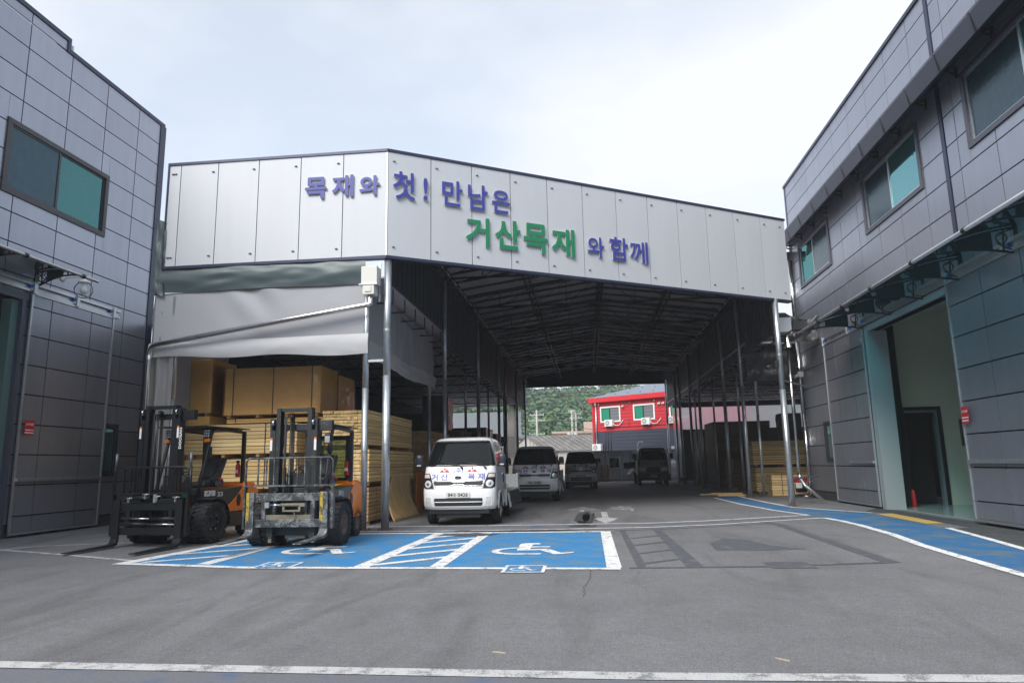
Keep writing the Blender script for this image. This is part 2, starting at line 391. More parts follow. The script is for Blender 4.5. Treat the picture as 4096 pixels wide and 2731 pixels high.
# blue bay field and its white frame
flat('parking_bay_paint', [[(-7.45, 10.95), (-5.2, 10.5), (.2, 10.2), (.2, 15.44), (-5.0, 15.5), (-7.15, 14.7)]], blue, Z1)
fr = []
fr += [[(-7.7, 10.85), (-5.2, 10.32), (.38, 10.06), (.38, 10.22), (-5.2, 10.5), (-7.42, 10.98)]]
fr += [rect(.19, 10.22, .40, 15.60)]
fr += [[(-5.3, 15.44), (.19, 15.42), (.19, 15.60), (-5.3, 15.66)]]
fr += [[(-7.7, 10.85), (-7.42, 10.98), (-7.02, 14.7), (-7.24, 14.7)]]
fr += [[(-6.22, 10.80), (-5.98, 10.75), (-6.0, 13.4), (-6.2, 13.4)]]
fr += [[(-3.54, 10.42), (-3.30, 10.40), (-3.21, 15.44), (-3.42, 15.44)]]
fr += [[(-2.38, 10.36), (-2.17, 10.35), (-2.15, 15.44), (-2.36, 15.44)]]
for a in (10.6, 11.62, 12.62, 13.55, 14.55):
    fr += [[(-3.29, a-.09), (-2.37, a+.74), (-2.37, a+.98), (-3.29, a+.13)]]
for a in (11.0, 12.05, 13.1):
    fr += [[(-7.3, a-.05), (-6.2, a+.78), (-6.2, a+.98), (-7.3, a+.13)]]
flat('parking_bay_lines', fr, white, Z2)
# hatch under the left bay is darker blue
def wheelchair(cx, cy, s, name, m, z):
    """accessible-bay pictogram, as painted: cx,cy = lower left of the wheel"""
    P = lambda u, v: (cx+u*s, cy+v*s)
    polys = []
    arc = []
    for k in range(15):
        t = radians(78+k*(270-78)/14); arc.append(t)
    R1, R2_ = .50, .36
    for a, b in zip(arc[:-1], arc[1:]):
        w = lambda r, t: P(.50+r*cos(t)*.95, .50+r*sin(t))
        polys.append([w(R2_, a), w(R1, a), w(R1, b), w(R2_, b)])
    polys.append([P(.47, 0), P(.90, 0), P(.93, .13), P(.47, .14)])
    polys.append([P(.46, .55), P(.68, .55), P(.68, 1.52), P(.43, 1.50)])
    polys.append([P(.43, 1.30), P(.68, 1.30), P(.70, 1.66), P(.55, 1.68), P(.45, 1.60)])
    polys.append([P(.68, 1.45), P(.80, 1.45), P(.82, 1.58), P(.76, 1.68), P(.68, 1.66)])
    polys.append([P(.68, .97), P(1.02, .98), P(1.02, 1.14), P(.68, 1.13)])
    polys.append([P(.68, .55), P(1.0, .60), P(.98, .76), P(.68, .72)])
    polys.append([P(.86, .60), P(1.03, .70), P(1.31, .05), P(1.14, .0)])
    polys.append([P(1.14, .0), P(1.45, .16), P(1.47, .30), P(1.18, .16)])
    return flat(name, polys, m, z)
wheelchair(-1.74, 11.72, .98, 'wheelchair_symbol', white, Z2+.002)
wheelchair(-5.55, 11.95, .98, 'wheelchair_symbol', white, Z2+.002)
for cx, cy in ((-1.26, 9.8), (-5.10, 10.28)):
    flat('small_bay_sign_border', [rect(cx, cy, cx+.60, cy+.68)], white, Z3)
    flat('small_bay_sign_field', [rect(cx+.05, cy+.06, cx+.55, cy+.62)], blue, Z3+.003)
    wheelchair(cx+.09, cy+.12, .27, 'small_wheelchair_symbol', white, Z3+.006)
# pedestrian lane across the drive and along the right building
flat('blue_lane_across', [[(-9.0, 16.1), (-3.6, 16.08), (1.4, 16.44), (4.0, 17.6), (5.7, 18.6), (5.65, 19.4), (3.9, 18.5), (1.4, 17.5), (-5.8, 17.25), (-9.0, 17.2)]], blue3, Z1)
flat('blue_lane_side', [[(5.82, 18.4), (5.87, 16.5), (5.72, 14.4), (5.48, 12.6), (5.35, 10.9), (5.25, 9.4), (5.1, 6.5), (4.9, 2), (6.1, 2), (6.3, 8.5), (6.68, 12.0), (7.2, 15.5), (7.35, 19.5), (7.25, 20.25), (6.2, 22.6), (6.05, 28.5), (6.05, 30), (4.95, 30), (4.95, 25), (5.3, 21.4), (5.65, 19.4)]], blue2, Z1)
ln = strip([(-9, 17.2), (-5.8, 17.3), (-2, 17.32), (1.4, 17.52), (2.7, 17.95), (3.9, 18.55), (5.68, 19.45)], .11)
ln += strip([(-9, 16.12), (-3.6, 16.02), (-1, 16.12), (1.4, 16.42), (2.9, 16.95), (4.0, 17.55), (5.75, 18.5)], .11)
ln += strip([(5.75, 18.45), (5.84, 17.5), (5.84, 16.5), (5.70, 14.4), (5.44, 12.6), (5.31, 10.9), (5.22, 9.4), (5.08, 6.5), (4.9, 2)], .17)
ln += strip([(5.66, 19.4), (5.27, 21.4), (4.99, 24.7), (4.9, 29)], .12)
ln += strip([(7.45, 19.9), (7.28, 20.25), (6.75, 21.3), (6.15, 22.6), (6.03, 25.5), (6.0, 28.6), (6.08, 30.2)], .12)
ln += strip([(7.25, 15.54), (6.97, 13.7), (6.68, 12.0), (6.45, 10), (6.2, 7), (6.0, 2)], .14)
flat('lane_edge_lines', ln, white, Z2)
flat('tactile_paving', [[(7.30, 16.6), (7.70, 16.62), (7.85, 19.7), (7.38, 19.5)]], yellow, Z2)
flat('drive_edge_band', [[(7.72, 15.6), (8.4, 15.4), (8.4, 22), (7.5, 20.6), (7.86, 19.8)], [(6.75, 11.9), (8.4, 11), (8.4, 15.4), (7.72, 15.6), (7.34, 15.5)], [(6.5, 9), (8.4, 5), (8.4, 11), (6.75, 11.9)]],
     wear_mat('rough_asphalt', (.075, .075, .078), (.05, .05, .052), .4, 3, .95), Z1)
# line by the left building, near line at the photographer's feet
wl = strip([(-16, 14.9), (-11.66, 13.02), (-9.6, 12.18), (-7.65, 11.28)], .13)
wl += strip([(-11.5, 12.95), (-11.45, 13.4), (-11.1, 13.7), (-10.45, 13.85), (-8.6, 14.35)], .11)
wl += strip([(-9.6, 5.66), (-4.6, 5.28), (.36, 5.17), (5.2, 5.25)], .17)
flat('white_line', wl, whitew, Z1+.001)
flat('blue_lane_near', [[(-9.6, 5.55), (-4.6, 5.17), (.36, 5.06), (5.2, 5.14), (5.2, 4.0), (-9.6, 4.0)]], wear_mat('road_paint_blue_old', (.07, .12, .22), (.145, .148, .165), .25, 2, .8), Z1-.001)
# worn line, arrow and lettering under the roof
flat('centre_line_blacked', [[(.36, 24.2), (.52, 24.2), (.50, 43), (.34, 43)], rect(.31, 21.7, .47, 24.2)], wear_mat('old_line', (.16, .165, .17), (.09, .09, .095), .55, 5, .8), Z1)
flat('direction_arrow', [rect(.30, 19.35, .47, 21.7), [(.37, 17.55), (.74, 19.30), (.02, 19.42)]], whitew, Z1)
tb = MB(); TW = lambda u, v, w: (u, v, Z1)
add_text(tb, '축', (.58, 22.1, 1.42, 24.5), TW, 0, .01)
add_text(tb, '수', (-.74, 21.85, .20, 24.1), TW, 0, .01)
struct(tb.build('road_lettering', whitew, fix=False))
# blacked-out old bays right of the blue ones
gh = strip([(.5, 15.75), (1.4, 15.95), (2.9, 16.5), (4.25, 17.2)], .10) + [[(1.33, 15.9), (1.5, 15.9), (1.54, 10.26), (1.30, 10.26)], [(4.12, 17.2), (4.32, 17.1), (4.28, 10.6), (4.05, 10.7)]]
gh += strip([(.5, 10.22), (2.45, 10.32), (4.2, 10.66)], .13) + [rect(2.42, 10.12, 3.02, 10.75)]
for a in (10.6, 11.75, 12.9, 14.05): gh += [[(.75, a), (1.36, a+.5), (1.36, a+.64), (.75, a+.14)]]
gh += [[(.62, 10.3), (.75, 10.3), (.72, 15.7), (.60, 15.7)]]
flat('blacked_out_markings', gh, blackout, Z1)
flat('blacked_out_symbol', [[(2.02, 12.2), (2.9, 12.12), (3.5, 12.25), (3.05, 12.8), (2.75, 13.9), (2.45, 13.9), (2.1, 13.2)]], blackout, Z1)
# wet patch and cracks
wet = bpy.data.materials.new('water'); wet.use_nodes = True; q = wet.node_tree.nodes['Principled BSDF']
q.inputs['Base Color'].default_value = (.012, .012, .014, 1); q.inputs['Roughness'].default_value = .04
damp = mat('damp_asphalt', (.055, .054, .058), .45, 0, .2, 6)
def blob(cx, cy, rx, ry, n=40, seed=0, jag=.28):
    return [(cx+rx*cos(2*pi*i/n)*(1+jag*noise.noise((i*.45, seed, 0))*1.6), cy+ry*sin(2*pi*i/n)*(1+jag*noise.noise((i*.4, seed+5, 3))*1.6)) for i in range(n)]
struct(flat('damp_patch', [blob(-.16, 19.6, .27, 2.4, 90, 3, .32), blob(-.2, 16.9, .35, .3, 60, 31, .4)], damp, Z1+.0015))
struct(flat('puddle', [blob(-.14, 19.7, .10, 1.5, 90, 9, .34)], wet, Z2+.001))
struct(flat('damp_patch', [blob(-2.3, 15.85, 1.9, .16, 70, 21, .5), blob(-2.6, 15.1, .55, .32, 40, 5, .4)], damp, Z3))
def crack(pts, w, seed):
    o = []
    P = []
    for (a, b) in zip(pts[:-1], pts[1:]):
        for k in range(8):
            t = k/8; P.append((a[0]+(b[0]-a[0])*t+.05*noise.noise((k*.9, seed+a[1], 0)), a[1]+(b[1]-a[1])*t))
    return strip(P, w)
flat('asphalt_crack', crack([(-.03, 10.05), (-.05, 9.4), (-.12, 8.6), (-.1, 8.0)], .008, 2)+crack([(.62, 9.9), (.5, 9.2), (.62, 8.2)], .004, 7)+crack([(-2.4, 19.9), (-.3, 20.2), (.2, 20.2)], .02, 4), mat('crack_dark', (.095, .095, .10), .95), Z1+.002)
# two slivers of wood on the asphalt
for (x, y, a) in ((-.76, 5.75, -.35), (1.36, 5.62, -.8)):
    m = MB(); m.prism([(-.06, 0), (-.02, .007), (.055, .004), (.06, -.004), (0, -.007)], .001, .009)
    o = m.build('wood_chip', mat('chip_wood', (.42, .36, .26), .8)); o.location = (x, y, 0); o.rotation_euler = (0, 0, a)
    tag(o, 'longer pale wood sliver on the asphalt near the bottom white line' if x < 0 else 'shorter pale wood sliver on the asphalt right of the other one', 'wood chip', 'wood slivers on the asphalt')
# ================================================================== cladded buildings
def cladding(mb, us, vs, fn, holes, gap=.022, th=.035):
    """raised panels; fn(u, v, w) -> point, w outward"""
    for (a, b, c, d) in panel_cells(us, vs, gap, holes):
        P = [fn(a, b, 0), fn(c, b, 0), fn(c, d, 0), fn(a, d, 0), fn(a+.004, b+.004, th), fn(c-.004, b+.004, th), fn(c-.004, d-.004, th), fn(a+.004, d-.004, th)]
        mb.add(P, [(4, 5, 6, 7), (0, 1, 5, 4), (1, 2, 6, 5), (2, 3, 7, 6), (3, 0, 4, 7)])
def backing(mb, u0, v0, u1, v1, fn, holes, w0=-.25, w1=0, mi=0):
    for (a, b, c, d) in cut_rects([(u0, v0, u1, v1)], holes):
        P = [fn(a, b, w0), fn(c, b, w0), fn(c, d, w0), fn(a, d, w0), fn(a, b, w1), fn(c, b, w1), fn(c, d, w1), fn(a, d, w1)]
        mb.add(P, [(0,3,2,1),(4,5,6,7),(0,1,5,4),(1,2,6,5),(2,3,7,6),(3,0,4,7)], mi)
def fbox(mb, fn, a, b, mi=0):
    """box in wall coordinates (u, v, w)"""
    (u0, v0, w0), (u1, v1, w1) = a, b
    P = [fn(u0, v0, w0), fn(u1, v0, w0), fn(u1, v1, w0), fn(u0, v1, w0), fn(u0, v0, w1), fn(u1, v0, w1), fn(u1, v1, w1), fn(u0, v1, w1)]
    mb.add(P, [(0,3,2,1),(4,5,6,7),(0,1,5,4),(1,2,6,5),(2,3,7,6),(3,0,4,7)], mi)
def frame(mb, fn, u0, v0, u1, v1, t, w0, w1, mi=0):
    fbox(mb, fn, (u0, v0, w0), (u1, v0+t, w1), mi); fbox(mb, fn, (u0, v1-t, w0), (u1, v1, w1), mi)
    fbox(mb, fn, (u0, v0+t, w0), (u0+t, v1-t, w1), mi); fbox(mb, fn, (u1-t, v0+t, w0), (u1, v1-t, w1), mi)
def window(parent, fn, u0, v0, u1, v1, t, matf, panes, split=.5, label=None, halves=2):
    """panes: two materials, left and right as u grows"""
    m = MB(); frame(m, fn, u0, v0, u1, v1, t, -.05, .075)
    w = m.build('window', matf, parent, label, bevel=.006)
    um = u0+(u1-u0)*split; k = .045
    for i, (a, b) in enumerate(((u0+t, um), (um, u1-t)) if halves == 2 else ((u0+t, u1-t),)):
        s = MB(); off = .0 if i == 0 else .022
        frame(s, fn, a+.002, v0+t+.002, b-.002, v1-t-.002, k, .012-off, .045-off); s.build('sash', M_['frame'] if matf is not M_['frame2'] else M_['alu'], w)
        g_ = MB(); fbox(g_, fn, (a+k, v0+t+k, .018-off), (b-k, v1-t-k, .026-off)); g_.build('pane', panes[i], w)
    return w
def sliding_door(parent, fn, u0, v0, u1, v1, us, bar_z, barr, label=None):
    m = MB()
    backing(m, u0+.05, v0+.05, u1-.05, v1-.05, fn, [], .05, .065)
    d = m.build('sliding_door', M_['panel_dark'], parent, label)
    m = MB(); vs = [v0+.05]; z = 11.93-.715*16
    while z < v1-.06:
        if z > v0+.2: vs.append(z)
        z += .715
    vs.append(v1-.05); cl = [u0+.05]+sorted(u for u in us if u0+.15 < u < u1-.15)+[u1-.05]
    f2 = lambda u, v, w: fn(u, v, w+.065)
    cladding(m, cl, vs, f2, [], .022, .068); m.build('door_cladding', M_['panel'], d)
    m = MB(); frame(m, fn, u0, v0, u1, v1, .055, .105, .155); m.build('door_frame', M_['alu'], d, bevel=.004)
    m = MB(); fbox(m, fn, (barr[0], bar_z-.04, .155), (barr[1], bar_z+.04, .20)); m.build('cross_bar', M_['alu'], d, bevel=.006)
    return d
def door_rail(parent, fn, u0, u1, z, wheels):
    m = MB(); fbox(m, fn, (u0, z+.05, .04), (u1, z+.12, .15)); fbox(m, fn, (u0, z-.12, .04), (u1, z-.06, .13)); fbox(m, fn, (u0, z-.06, .04), (u1, z+.05, .07))
    r = m.build('door_rail', M_['alu'], parent)
    for u in wheels:
        m = MB(); fbox(m, fn, (u-.05, z-.16, .15), (u+.05, z+.13, .19)); m.build('hanger', M_['alu'], r)
        m = MB(); fbox(m, fn, (u-.12, z-.03, .08), (u-.055, z+.045, .14)); m.build('roller', mat('blue_roller', (.02, .16, .55), .4), r)
def red_sign(parent, fn, u, z, s=1):
    m = MB(); fbox(m, fn, (u-.14*s, z, .20), (u+.14*s, z+.36, .206)); o = m.build('sign', M_['red'], parent)
    m = MB(); W_ = lambda a, b, w: fn(a, b, .2075)
    u0, u1 = (u-.12*s, u+.12*s)
    add_text(m, 'CCTV녹화중', (u0, z+.225, u1, z+.29), W_, 0, .02)
    fbox(m, fn, (u-.13*s, z+.11, .206), (u+.13*s, z+.135, .2085)); fbox(m, fn, (u-.13*s, z+.045, .206), (u+.13*s, z+.07, .2085))
    m.build('sign_lettering', M_['white'], o)

# ---------------------------------------------------------------- left building
LB = thing('office_building', 'grey panelled building on the left with a sliding door and one wide upper window', 'building', (-13.55, 19.9, 0))
LBM = Matrix.Translation((13.55, -19.9, 0))
def FL(u, v, w): return (-13.55+w+13.55, u-19.9, v)      # u=Y, v=z, w=outward(+x), local to the empty
lcols = [19.83, 18.73, 17.30, 15.87, 14.44, 13.01, 11.58, 10.15, 8.72, 7.29, 5.86, 4.43, 3.0, 1.57, .14, -1.29, -3]
lcols = sorted(lcols); lrows = [.30]+[11.93-.715*k for k in range(15, -1, -1)]+[12.60]
lrows = sorted(set([round(x, 3) for x in lrows if x >= .3]))
HL = [(14.05, 8.05, 17.62, 9.90), (11.9, 0, 15.05, 5.62), (17.9, 1.36, 18.85, 2.82)]
m = MB(); backing(m, -3, 0, 19.88, 12.62, FL, HL); m.box((-8, 20.1-19.9-.25-.0, 0), (-.26, 19.88-19.9, 12.6)); m.box((-8, -22.9, 12.4), (-.26, -.3, 12.55))
m.build('wall', M_['panel_dark'], LB)
m = MB(); cladding(m, lcols, lrows, FL, HL); 
cladding(m, [u for u in lcols if u < 15.9], [12.62, 12.90], FL, []); m.build('wall_cladding', M_['panel'], LB)
m = MB(); fbox(m, FL, (-3, 12.90, -.3), (15.73, 13.02, .07)); fbox(m, FL, (15.63, 12.60, -.3), (15.73, 12.90, .07)); fbox(m, FL, (15.73, 12.60, -.3), (20.0, 12.72, .07))
m.build('parapet_cap', M_['navy'], LB)
m = MB(); fbox(m, FL, (19.80, .05, -.3), (20.0, 12.60, .065)); fbox(m, FL, (20.0, .05, -.35), (20.12, 12.66, .03)); m.build('corner_trim', M_['navy'], LB)
m = MB(); fbox(m, FL, (20.12, 8.35, -.05), (20.35, 9.2, .12)); fbox(m, FL, (20.12, 9.2, -.1), (20.5, 9.3, .2)); m.build('gutter_end', M_['navy'], LB)
m = MB(); fbox(m, FL, (-3, .0, .0), (11.9, .28, .02)); fbox(m, FL, (15.05, 0, 0), (19.8, .28, .02)); m.build('plinth', mat('plinth_dark', (.05, .055, .05), .9, 0, .3, 4), LB)
window(LB, FL, 14.05, 8.05, 17.62, 9.90, .13, M_['frame'], (M_['screen'], M_['window_glass']), .485, 'wide two-pane upper window, left pane behind insect mesh')
window(LB, FL, 17.9, 1.36, 18.85, 2.82, .10, M_['frame'], (M_['tealglass'], M_['tealglass']), .5, 'small ground-floor window half behind the door', halves=1)
sliding_door(LB, FL, 15.2, .06, 18.2, 5.85, lcols, 1.33, (15.25, 18.15))
door_rail(LB, FL, 11.5, 18.45, 5.98, (15.25, 16.7, 18.15))
red_sign(LB, FL, 15.45, 2.38)
m = MB(); fbox(m, FL, (11.75, 5.62, .0), (15.20, 5.80, .09)); fbox(m, FL, (15.0, 0, -.55), (15.1, 5.62, .09)); m.build('door_surround', M_['greytrim'], LB)
m = MB(); m.box((-6, -8.2, -.0+.01), (-.27, -4.6, 5.6)); m.build('entrance_dark_fill', M_['dark_fill'], LB)  # solid block; the unlit hall's darkness is put into its near-black colour
# inner green steel door leaf edge seen in the opening
m = MB(); fbox(m, FL, (14.8, .02, -.5), (15.0, 5.6, -.02)); m.build('door_jamb', mat('jamb_green', (.10, .16, .15), .5), LB)

def awning(parent, fn, u0, u1, brs, depth, zw, zf, endtip, logo=True):
    """tinted arched sheet on cast brackets with a round front rail"""
    def prof(t): return (depth*t, zw+(zf+.04-zw)*t+.12*sin(pi*t)*.9)
    m = MB(); n = 10
    def G(a, b):
        w, z = prof(b); return fn(u0+(u1-u0)*a, z, w)
    m.grid(G, 6, n); aw = m.build('awning', M_['awning'], parent, 'teal see-through awning over the sliding door')
    m = MB(); m.cyl(fn(u0-.1, zf, depth), fn(endtip, zf, depth), .038, 14); r = m.build('front_rail', M_['alu'], aw)
    for u in [u0+.02, u1-.02]:
        m = MB(); m.tube([fn(u, prof(k/10)[1]+.012, prof(k/10)[0]) for k in range(11)], .012, 6); m.build('edge_strip', M_['alu'], aw)
    for u in brs:
        m = MB(); hb = .42*min(1, depth/1.9)+.12
        def bx(w, z): return (w, z)
        # wall plate, upper and lower chord of the bracket, web plate with openings
        fbox(m, fn, (u-.05, zw-hb, .02), (u+.05, zw, .06))
        up = [prof(k/12) for k in range(13)]; lo = []
        for k in range(13):
            t = k/12; w, z = up[k]; lo.append((w, z-hb*(1-t)**1.25-.03))
        for k in range(12):
            (w0, z0), (w1, z1) = up[k], up[k+1]; m.beam(fn(u, z0-.03, w0), fn(u, z1-.03, w1), .03, .035)
            (w0, z0), (w1, z1) = lo[k], lo[k+1]; m.beam(fn(u, z0, w0), fn(u, z1, w1), .03, .035)
        # solid arm between the openings
        for k0, k1 in ((3, 7),):
            for k in range(k0, k1):
                (a0, b0), (a1, b1) = up[k], up[k+1]; (c0, d0), (c1, d1) = lo[k], lo[k+1]
                P = [fn(u-.012, b0-.03, a0), fn(u-.012, b1-.03, a1), fn(u-.012, d1, c1), fn(u-.012, d0, c0), fn(u+.012, b0-.03, a0), fn(u+.012, b1-.03, a1), fn(u+.012, d1, c1), fn(u+.012, d0, c0)]
                m.add(P, [(0,3,2,1),(4,5,6,7),(0,1,5,4),(1,2,6,5),(2,3,7,6),(3,0,4,7)])
        for k in (1.6, 8, 9, 10, 11):
            i = int(k); f_ = k-i
            a = [up[i][j]+(up[min(i+1, 12)][j]-up[i][j])*f_ for j in (0, 1)]; b = [lo[i][j]+(lo[min(i+1, 12)][j]-lo[i][j])*f_ for j in (0, 1)]
            m.beam(fn(u, a[1]-.03, a[0]), fn(u, b[1], b[0]+.04), .025, .03)
        # curls near the wall
        zc = zw-hb*.45
        m.tube([fn(u, zc+.10*sin(t)*hb/.5, .30*depth/1.9+.10*cos(t)) for t in [k*pi/8 for k in range(17)]], .014, 5)
        m.tube([fn(u, zw-hb+.05+.16*(k/6)**2, .06+.055*k*depth/1.9) for k in range(7)], .014, 5)
        m.tube([fn(u, zw-.06-.14*(k/6)**1.5, .06+.05*k*depth/1.9) for k in range(7)], .014, 5)
        b_ = m.build('bracket', M_['black'], aw)
        m = MB(); m.lathe([(.040, -.05), (.055, -.04), (.055, .04), (.040, .05)], (0, 0, 0), 'Y', 14); o = m.build('rail_clamp', M_['black'], b_)
        p = fn(u, zf, depth); o.location = p
    return aw
awning(LB, FL, 10.2, 15.72, (15.38, 13.6, 11.8), 1.30, 6.42, 6.24, 15.90)
def room(parent, fn, u0, v0, u1, v1):
    # shallow lit room seen through the upper window
    m = MB(); fbox(m, fn, (u0-.6, v0-1.0, -3.0), (u1+.6, v0-.9, -.3)); fbox(m, fn, (u0-.6, v1+.1, -3.0), (u1+.6, v1+.2, -.3)); fbox(m, fn, (u0-.6, v0-.9, -3.1), (u1+.6, v1+.1, -3.0))
    fbox(m, fn, (u0-.7, v0-.9, -3.0), (u0-.6, v1+.1, -.3)); fbox(m, fn, (u1+.6, v0-.9, -3.0), (u1+.7, v1+.1, -.3))
    for k in range(5): u = u0+(u1-u0)*k/4; fbox(m, fn, (u-.01, v0-.9, -3.0), (u+.01, v1+.1, -2.99), 1)
    m.build('room', [mat('room_white', (.75, .76, .74), .7), MATS['joint_black']], parent)
room(LB, FL, 14.05, 8.05, 17.62, 9.90)
# globe lamp on its wall arm
m = MB(); m.lathe([(.0, .0), (.08, .0), (.09, .02), (.05, .05), (.0, .06)], (0, 0, 0), 'X', 18)
m.tube([(.05, 0, 0), (.25, 0, .02), (.45, 0, .02), (.58, 0, .0), (.62, 0, -.05)], .016, 8)
lampL = m.build('wall_lamp', M_['offwhite'], LB); lampL.location = FL(16.25, 6.48, .03)
m = MB(); m.lathe([(.0, .0), (.05, -.01), (.06, -.04), (.13, -.07), (.14, -.11), (.10, -.12), (0, -.12)], (.62, 0, -.04), 'Z', 20); m.build('lamp_cap', M_['white'], lampL)
m = MB(); m.lathe([(.22*sin(pi*k/14), -.30+.22*cos(pi*k/14)) for k in range(2, 15)], (.62, 0, -.04), 'Z', 24); m.build('lamp_globe', M_['lamp_glass'], lampL)
m = MB(); m.lathe([(.04, -.12), (.055, -.2), (.085, -.28), (.08, -.36), (.04, -.41), (0, -.42)], (.62, 0, -.04), 'Z', 16); m.build('bulb', mat('bulb_white', (.75, .85, .80), .4), lampL)

# ---------------------------------------------------------------- right building
RB = thing('warehouse_building', 'grey panelled building on the right with open sliding doors under a teal awning', 'building', (8.4, 28.0, 0))
def FR(u, v, w): return (-w, u-28.0, v)
rc = [27.97, 26.69, 25.28, 23.88, 22.49, 21.10, 19.70, 18.32, 16.95]
rcols = sorted(rc+[15.99]); rcols2 = sorted([15.81]+[15.35, 14.0, 12.6, 11.2, 9.8, 8.4, 7.0, 5.6, 4.2, 2.8, 1.4, 0, -3])
rr = [.30]+[11.93-.715*k for k in range(15, -1, -1)]+[12.36]
rr = sorted(set(round(x, 3) for x in rr if x >= .3))
OPR = (16.5, 0, 21.25, 5.14)
HR = [(23.55, 7.86, 26.95, 9.56), (17.0, 7.88, 20.58, 9.62), (11.0, 7.90, 14.92, 9.64), OPR, (24.95, 1.35, 25.9, 2.74)]
m = MB(); backing(m, -3, 0, 28.0, 12.36, FR, HR); m.box((.26, -.26, 0), (14, 0, 12.3)); m.box((.26, -31, 12.2), (14, -.3, 12.34)); m.build('wall', M_['panel_dark'], RB)
m = MB(); cladding(m, rcols, rr, FR, HR); cladding(m, rcols2, rr, FR, HR)
m.build('wall_cladding', M_['panel'], RB)
m = MB(); fbox(m, FR, (-3, 12.36, -.3), (28.06, 12.46, .08)); m.build('parapet_cap', M_['navy'], RB)
m = MB(); fbox(m, FR, (15.83, .1, .0), (15.97, 12.36, .05)); m.build('joint_trim', M_['navy'], RB)
m = MB(); fbox(m, FR, (27.9, .1, -.2), (28.05, 12.36, .05)); m.build('corner_trim', M_['navy'], RB)
m = MB(); fbox(m, FR, (-3, .0, .0), (16.3, .28, .02)); fbox(m, FR, (21.4, 0, 0), (28, .28, .02)); m.build('plinth', MATS['plinth_dark'], RB)
room(RB, FR, 23.55, 7.86, 26.95, 9.56)
# long metal fascia below the parapet, on small brackets
m = MB(); pf = [(0, 10.06), (.70, 10.0), (.74, 9.9), (.66, 9.50), (.60, 9.50), (.66, 9.92), (0, 9.98)]
for a, b in zip(range(len(pf)), list(range(1, len(pf)))+[0]):
    (w0, z0), (w1, z1) = pf[a], pf[b]; m.quad(FR(-3, z0, w0), FR(28.05, z0, w0), FR(28.05, z1, w1), FR(-3, z1, w1))
m.add([FR(28.05, z, w) for w, z in pf], [range(7)])
fas = m.build('fascia', mat('fascia_slate', (.034, .037, .06), .45, .25, .08, 1), RB, 'dark sloping metal fascia along the wall top')
for k in range(22):
    u = 27.2-1.41*k; m = MB()
    m.add([FR(u-.03, 9.93, .745), FR(u+.03, 9.93, .745), FR(u+.03, 9.49, .685), FR(u-.03, 9.49, .685)], [(0, 1, 2, 3)])
    m.build('fascia_lap', M_['black'], fas, solid=.006)
for k in range(16):
    u = 27.8-1.42*k; m = MB(); m.beam(FR(u, 9.86, .04), FR(u, 9.86, .5), .05, .05); m.beam(FR(u, 9.70, .04), FR(u, 9.86, .42), .04, .04); fbox(m, FR, (u-.04, 9.62, .036), (u+.04, 9.90, .06)); m.build('fascia_bracket', M_['black'], fas)
window(RB, FR, 23.55, 7.86, 26.95, 9.56, .12, M_['frame2'], (M_['screen'], M_['window_glass']), .53, 'upper window next to the far corner')
window(RB, FR, 17.0, 7.88, 20.58, 9.62, .12, M_['frame2'], (M_['tealglass'], M_['screen']), .5, 'middle upper window with a bright teal pane')
window(RB, FR, 11.0, 7.90, 14.92, 9.64, .12, M_['frame2'], (M_['tealglass'], M_['screen']), .48, 'nearest upper window, partly cut by the frame')
window(RB, FR, 24.95, 1.35, 25.9, 2.74, .10, M_['frame'], (M_['tealglass'], M_['tealglass']), .5, 'small ground-floor window behind the door edge', halves=1)
sliding_door(RB, FR, 21.45, .06, 24.95, 5.36, rc, 1.33, (21.5, 23.4), 'far sliding door leaf')
sliding_door(RB, FR, 12.4, .06, 16.46, 5.36, [15.06, 13.66], 1.33, (12.4, 16.4), 'near sliding door leaf')
door_rail(RB, FR, 12.0, 25.0, 5.46, (24.9, 22.6, 21.5, 16.4, 14.1))
red_sign(RB, FR, 16.2, 2.15, -1)
m = MB(); fbox(m, FR, (21.18, 0, -.45), (21.43, 5.14, .09)); fbox(m, FR, (16.32, 0, -.3), (16.5, 5.14, .02)); fbox(m, FR, (16.32, 5.14, -.3), (21.43, 5.30, .09)); m.build('door_surround', mat('jamb_grey', (.36, .40, .41), .5, .2), RB)
# hall interior behind the open door
m = MB(); m.box((.26, -15.8, -.0), (7, -5.2, .022)); m.build('hall_floor', mat('epoxy_floor', (.36, .42, .40), .15, 0, .08, 2), RB)
m = MB(); m.box((.3, -16, 5.9), (7.2, -5.0, 6.0)); m.box((7.0, -16, 0), (7.15, -5, 6)); m.box((.3, -16, 0), (7.1, -15.85, 6)); m.build('hall_lining', mat('hall_lining_paint', (.5, .55, .48), .6), RB)
m = MB(); GY = 22.5-28
for (a, b, c, d) in cut_rects([(1.2, .0, 7.0, 5.9)], [(1.22, 0, 2.2, 2.85)]):
    m.box((a, GY, b), (c, GY+.12, d))
for k in range(24): m.box((2.3+k*.2, GY-.004, .02), (2.308+k*.2, GY, 5.9))
m.build('green_partition', mat('green_panel', (.62, .69, .56), .5, 0, .05, 1), RB)
m = MB(); m.box((.46, GY-.25, 0), (1.1, GY+.15, 5.9)); m.box((1.2, GY+.9, 0), (2.3, GY+.95, 2.9)); m.build('recess_dark_fill', M_['dark_fill'], RB)  # solid blocks; darkness of recess and inner doorway is painted in as near-black
m = MB(); m.box((1.10, GY-.05, 0), (1.22, GY+.1, 2.95)); m.box((2.18, GY-.05, 0), (2.28, GY+.1, 2.95)); m.box((1.22, GY-.05, 2.85), (2.18, GY+.1, 2.95)); m.build('inner_door_frame', M_['dsteel'], RB)
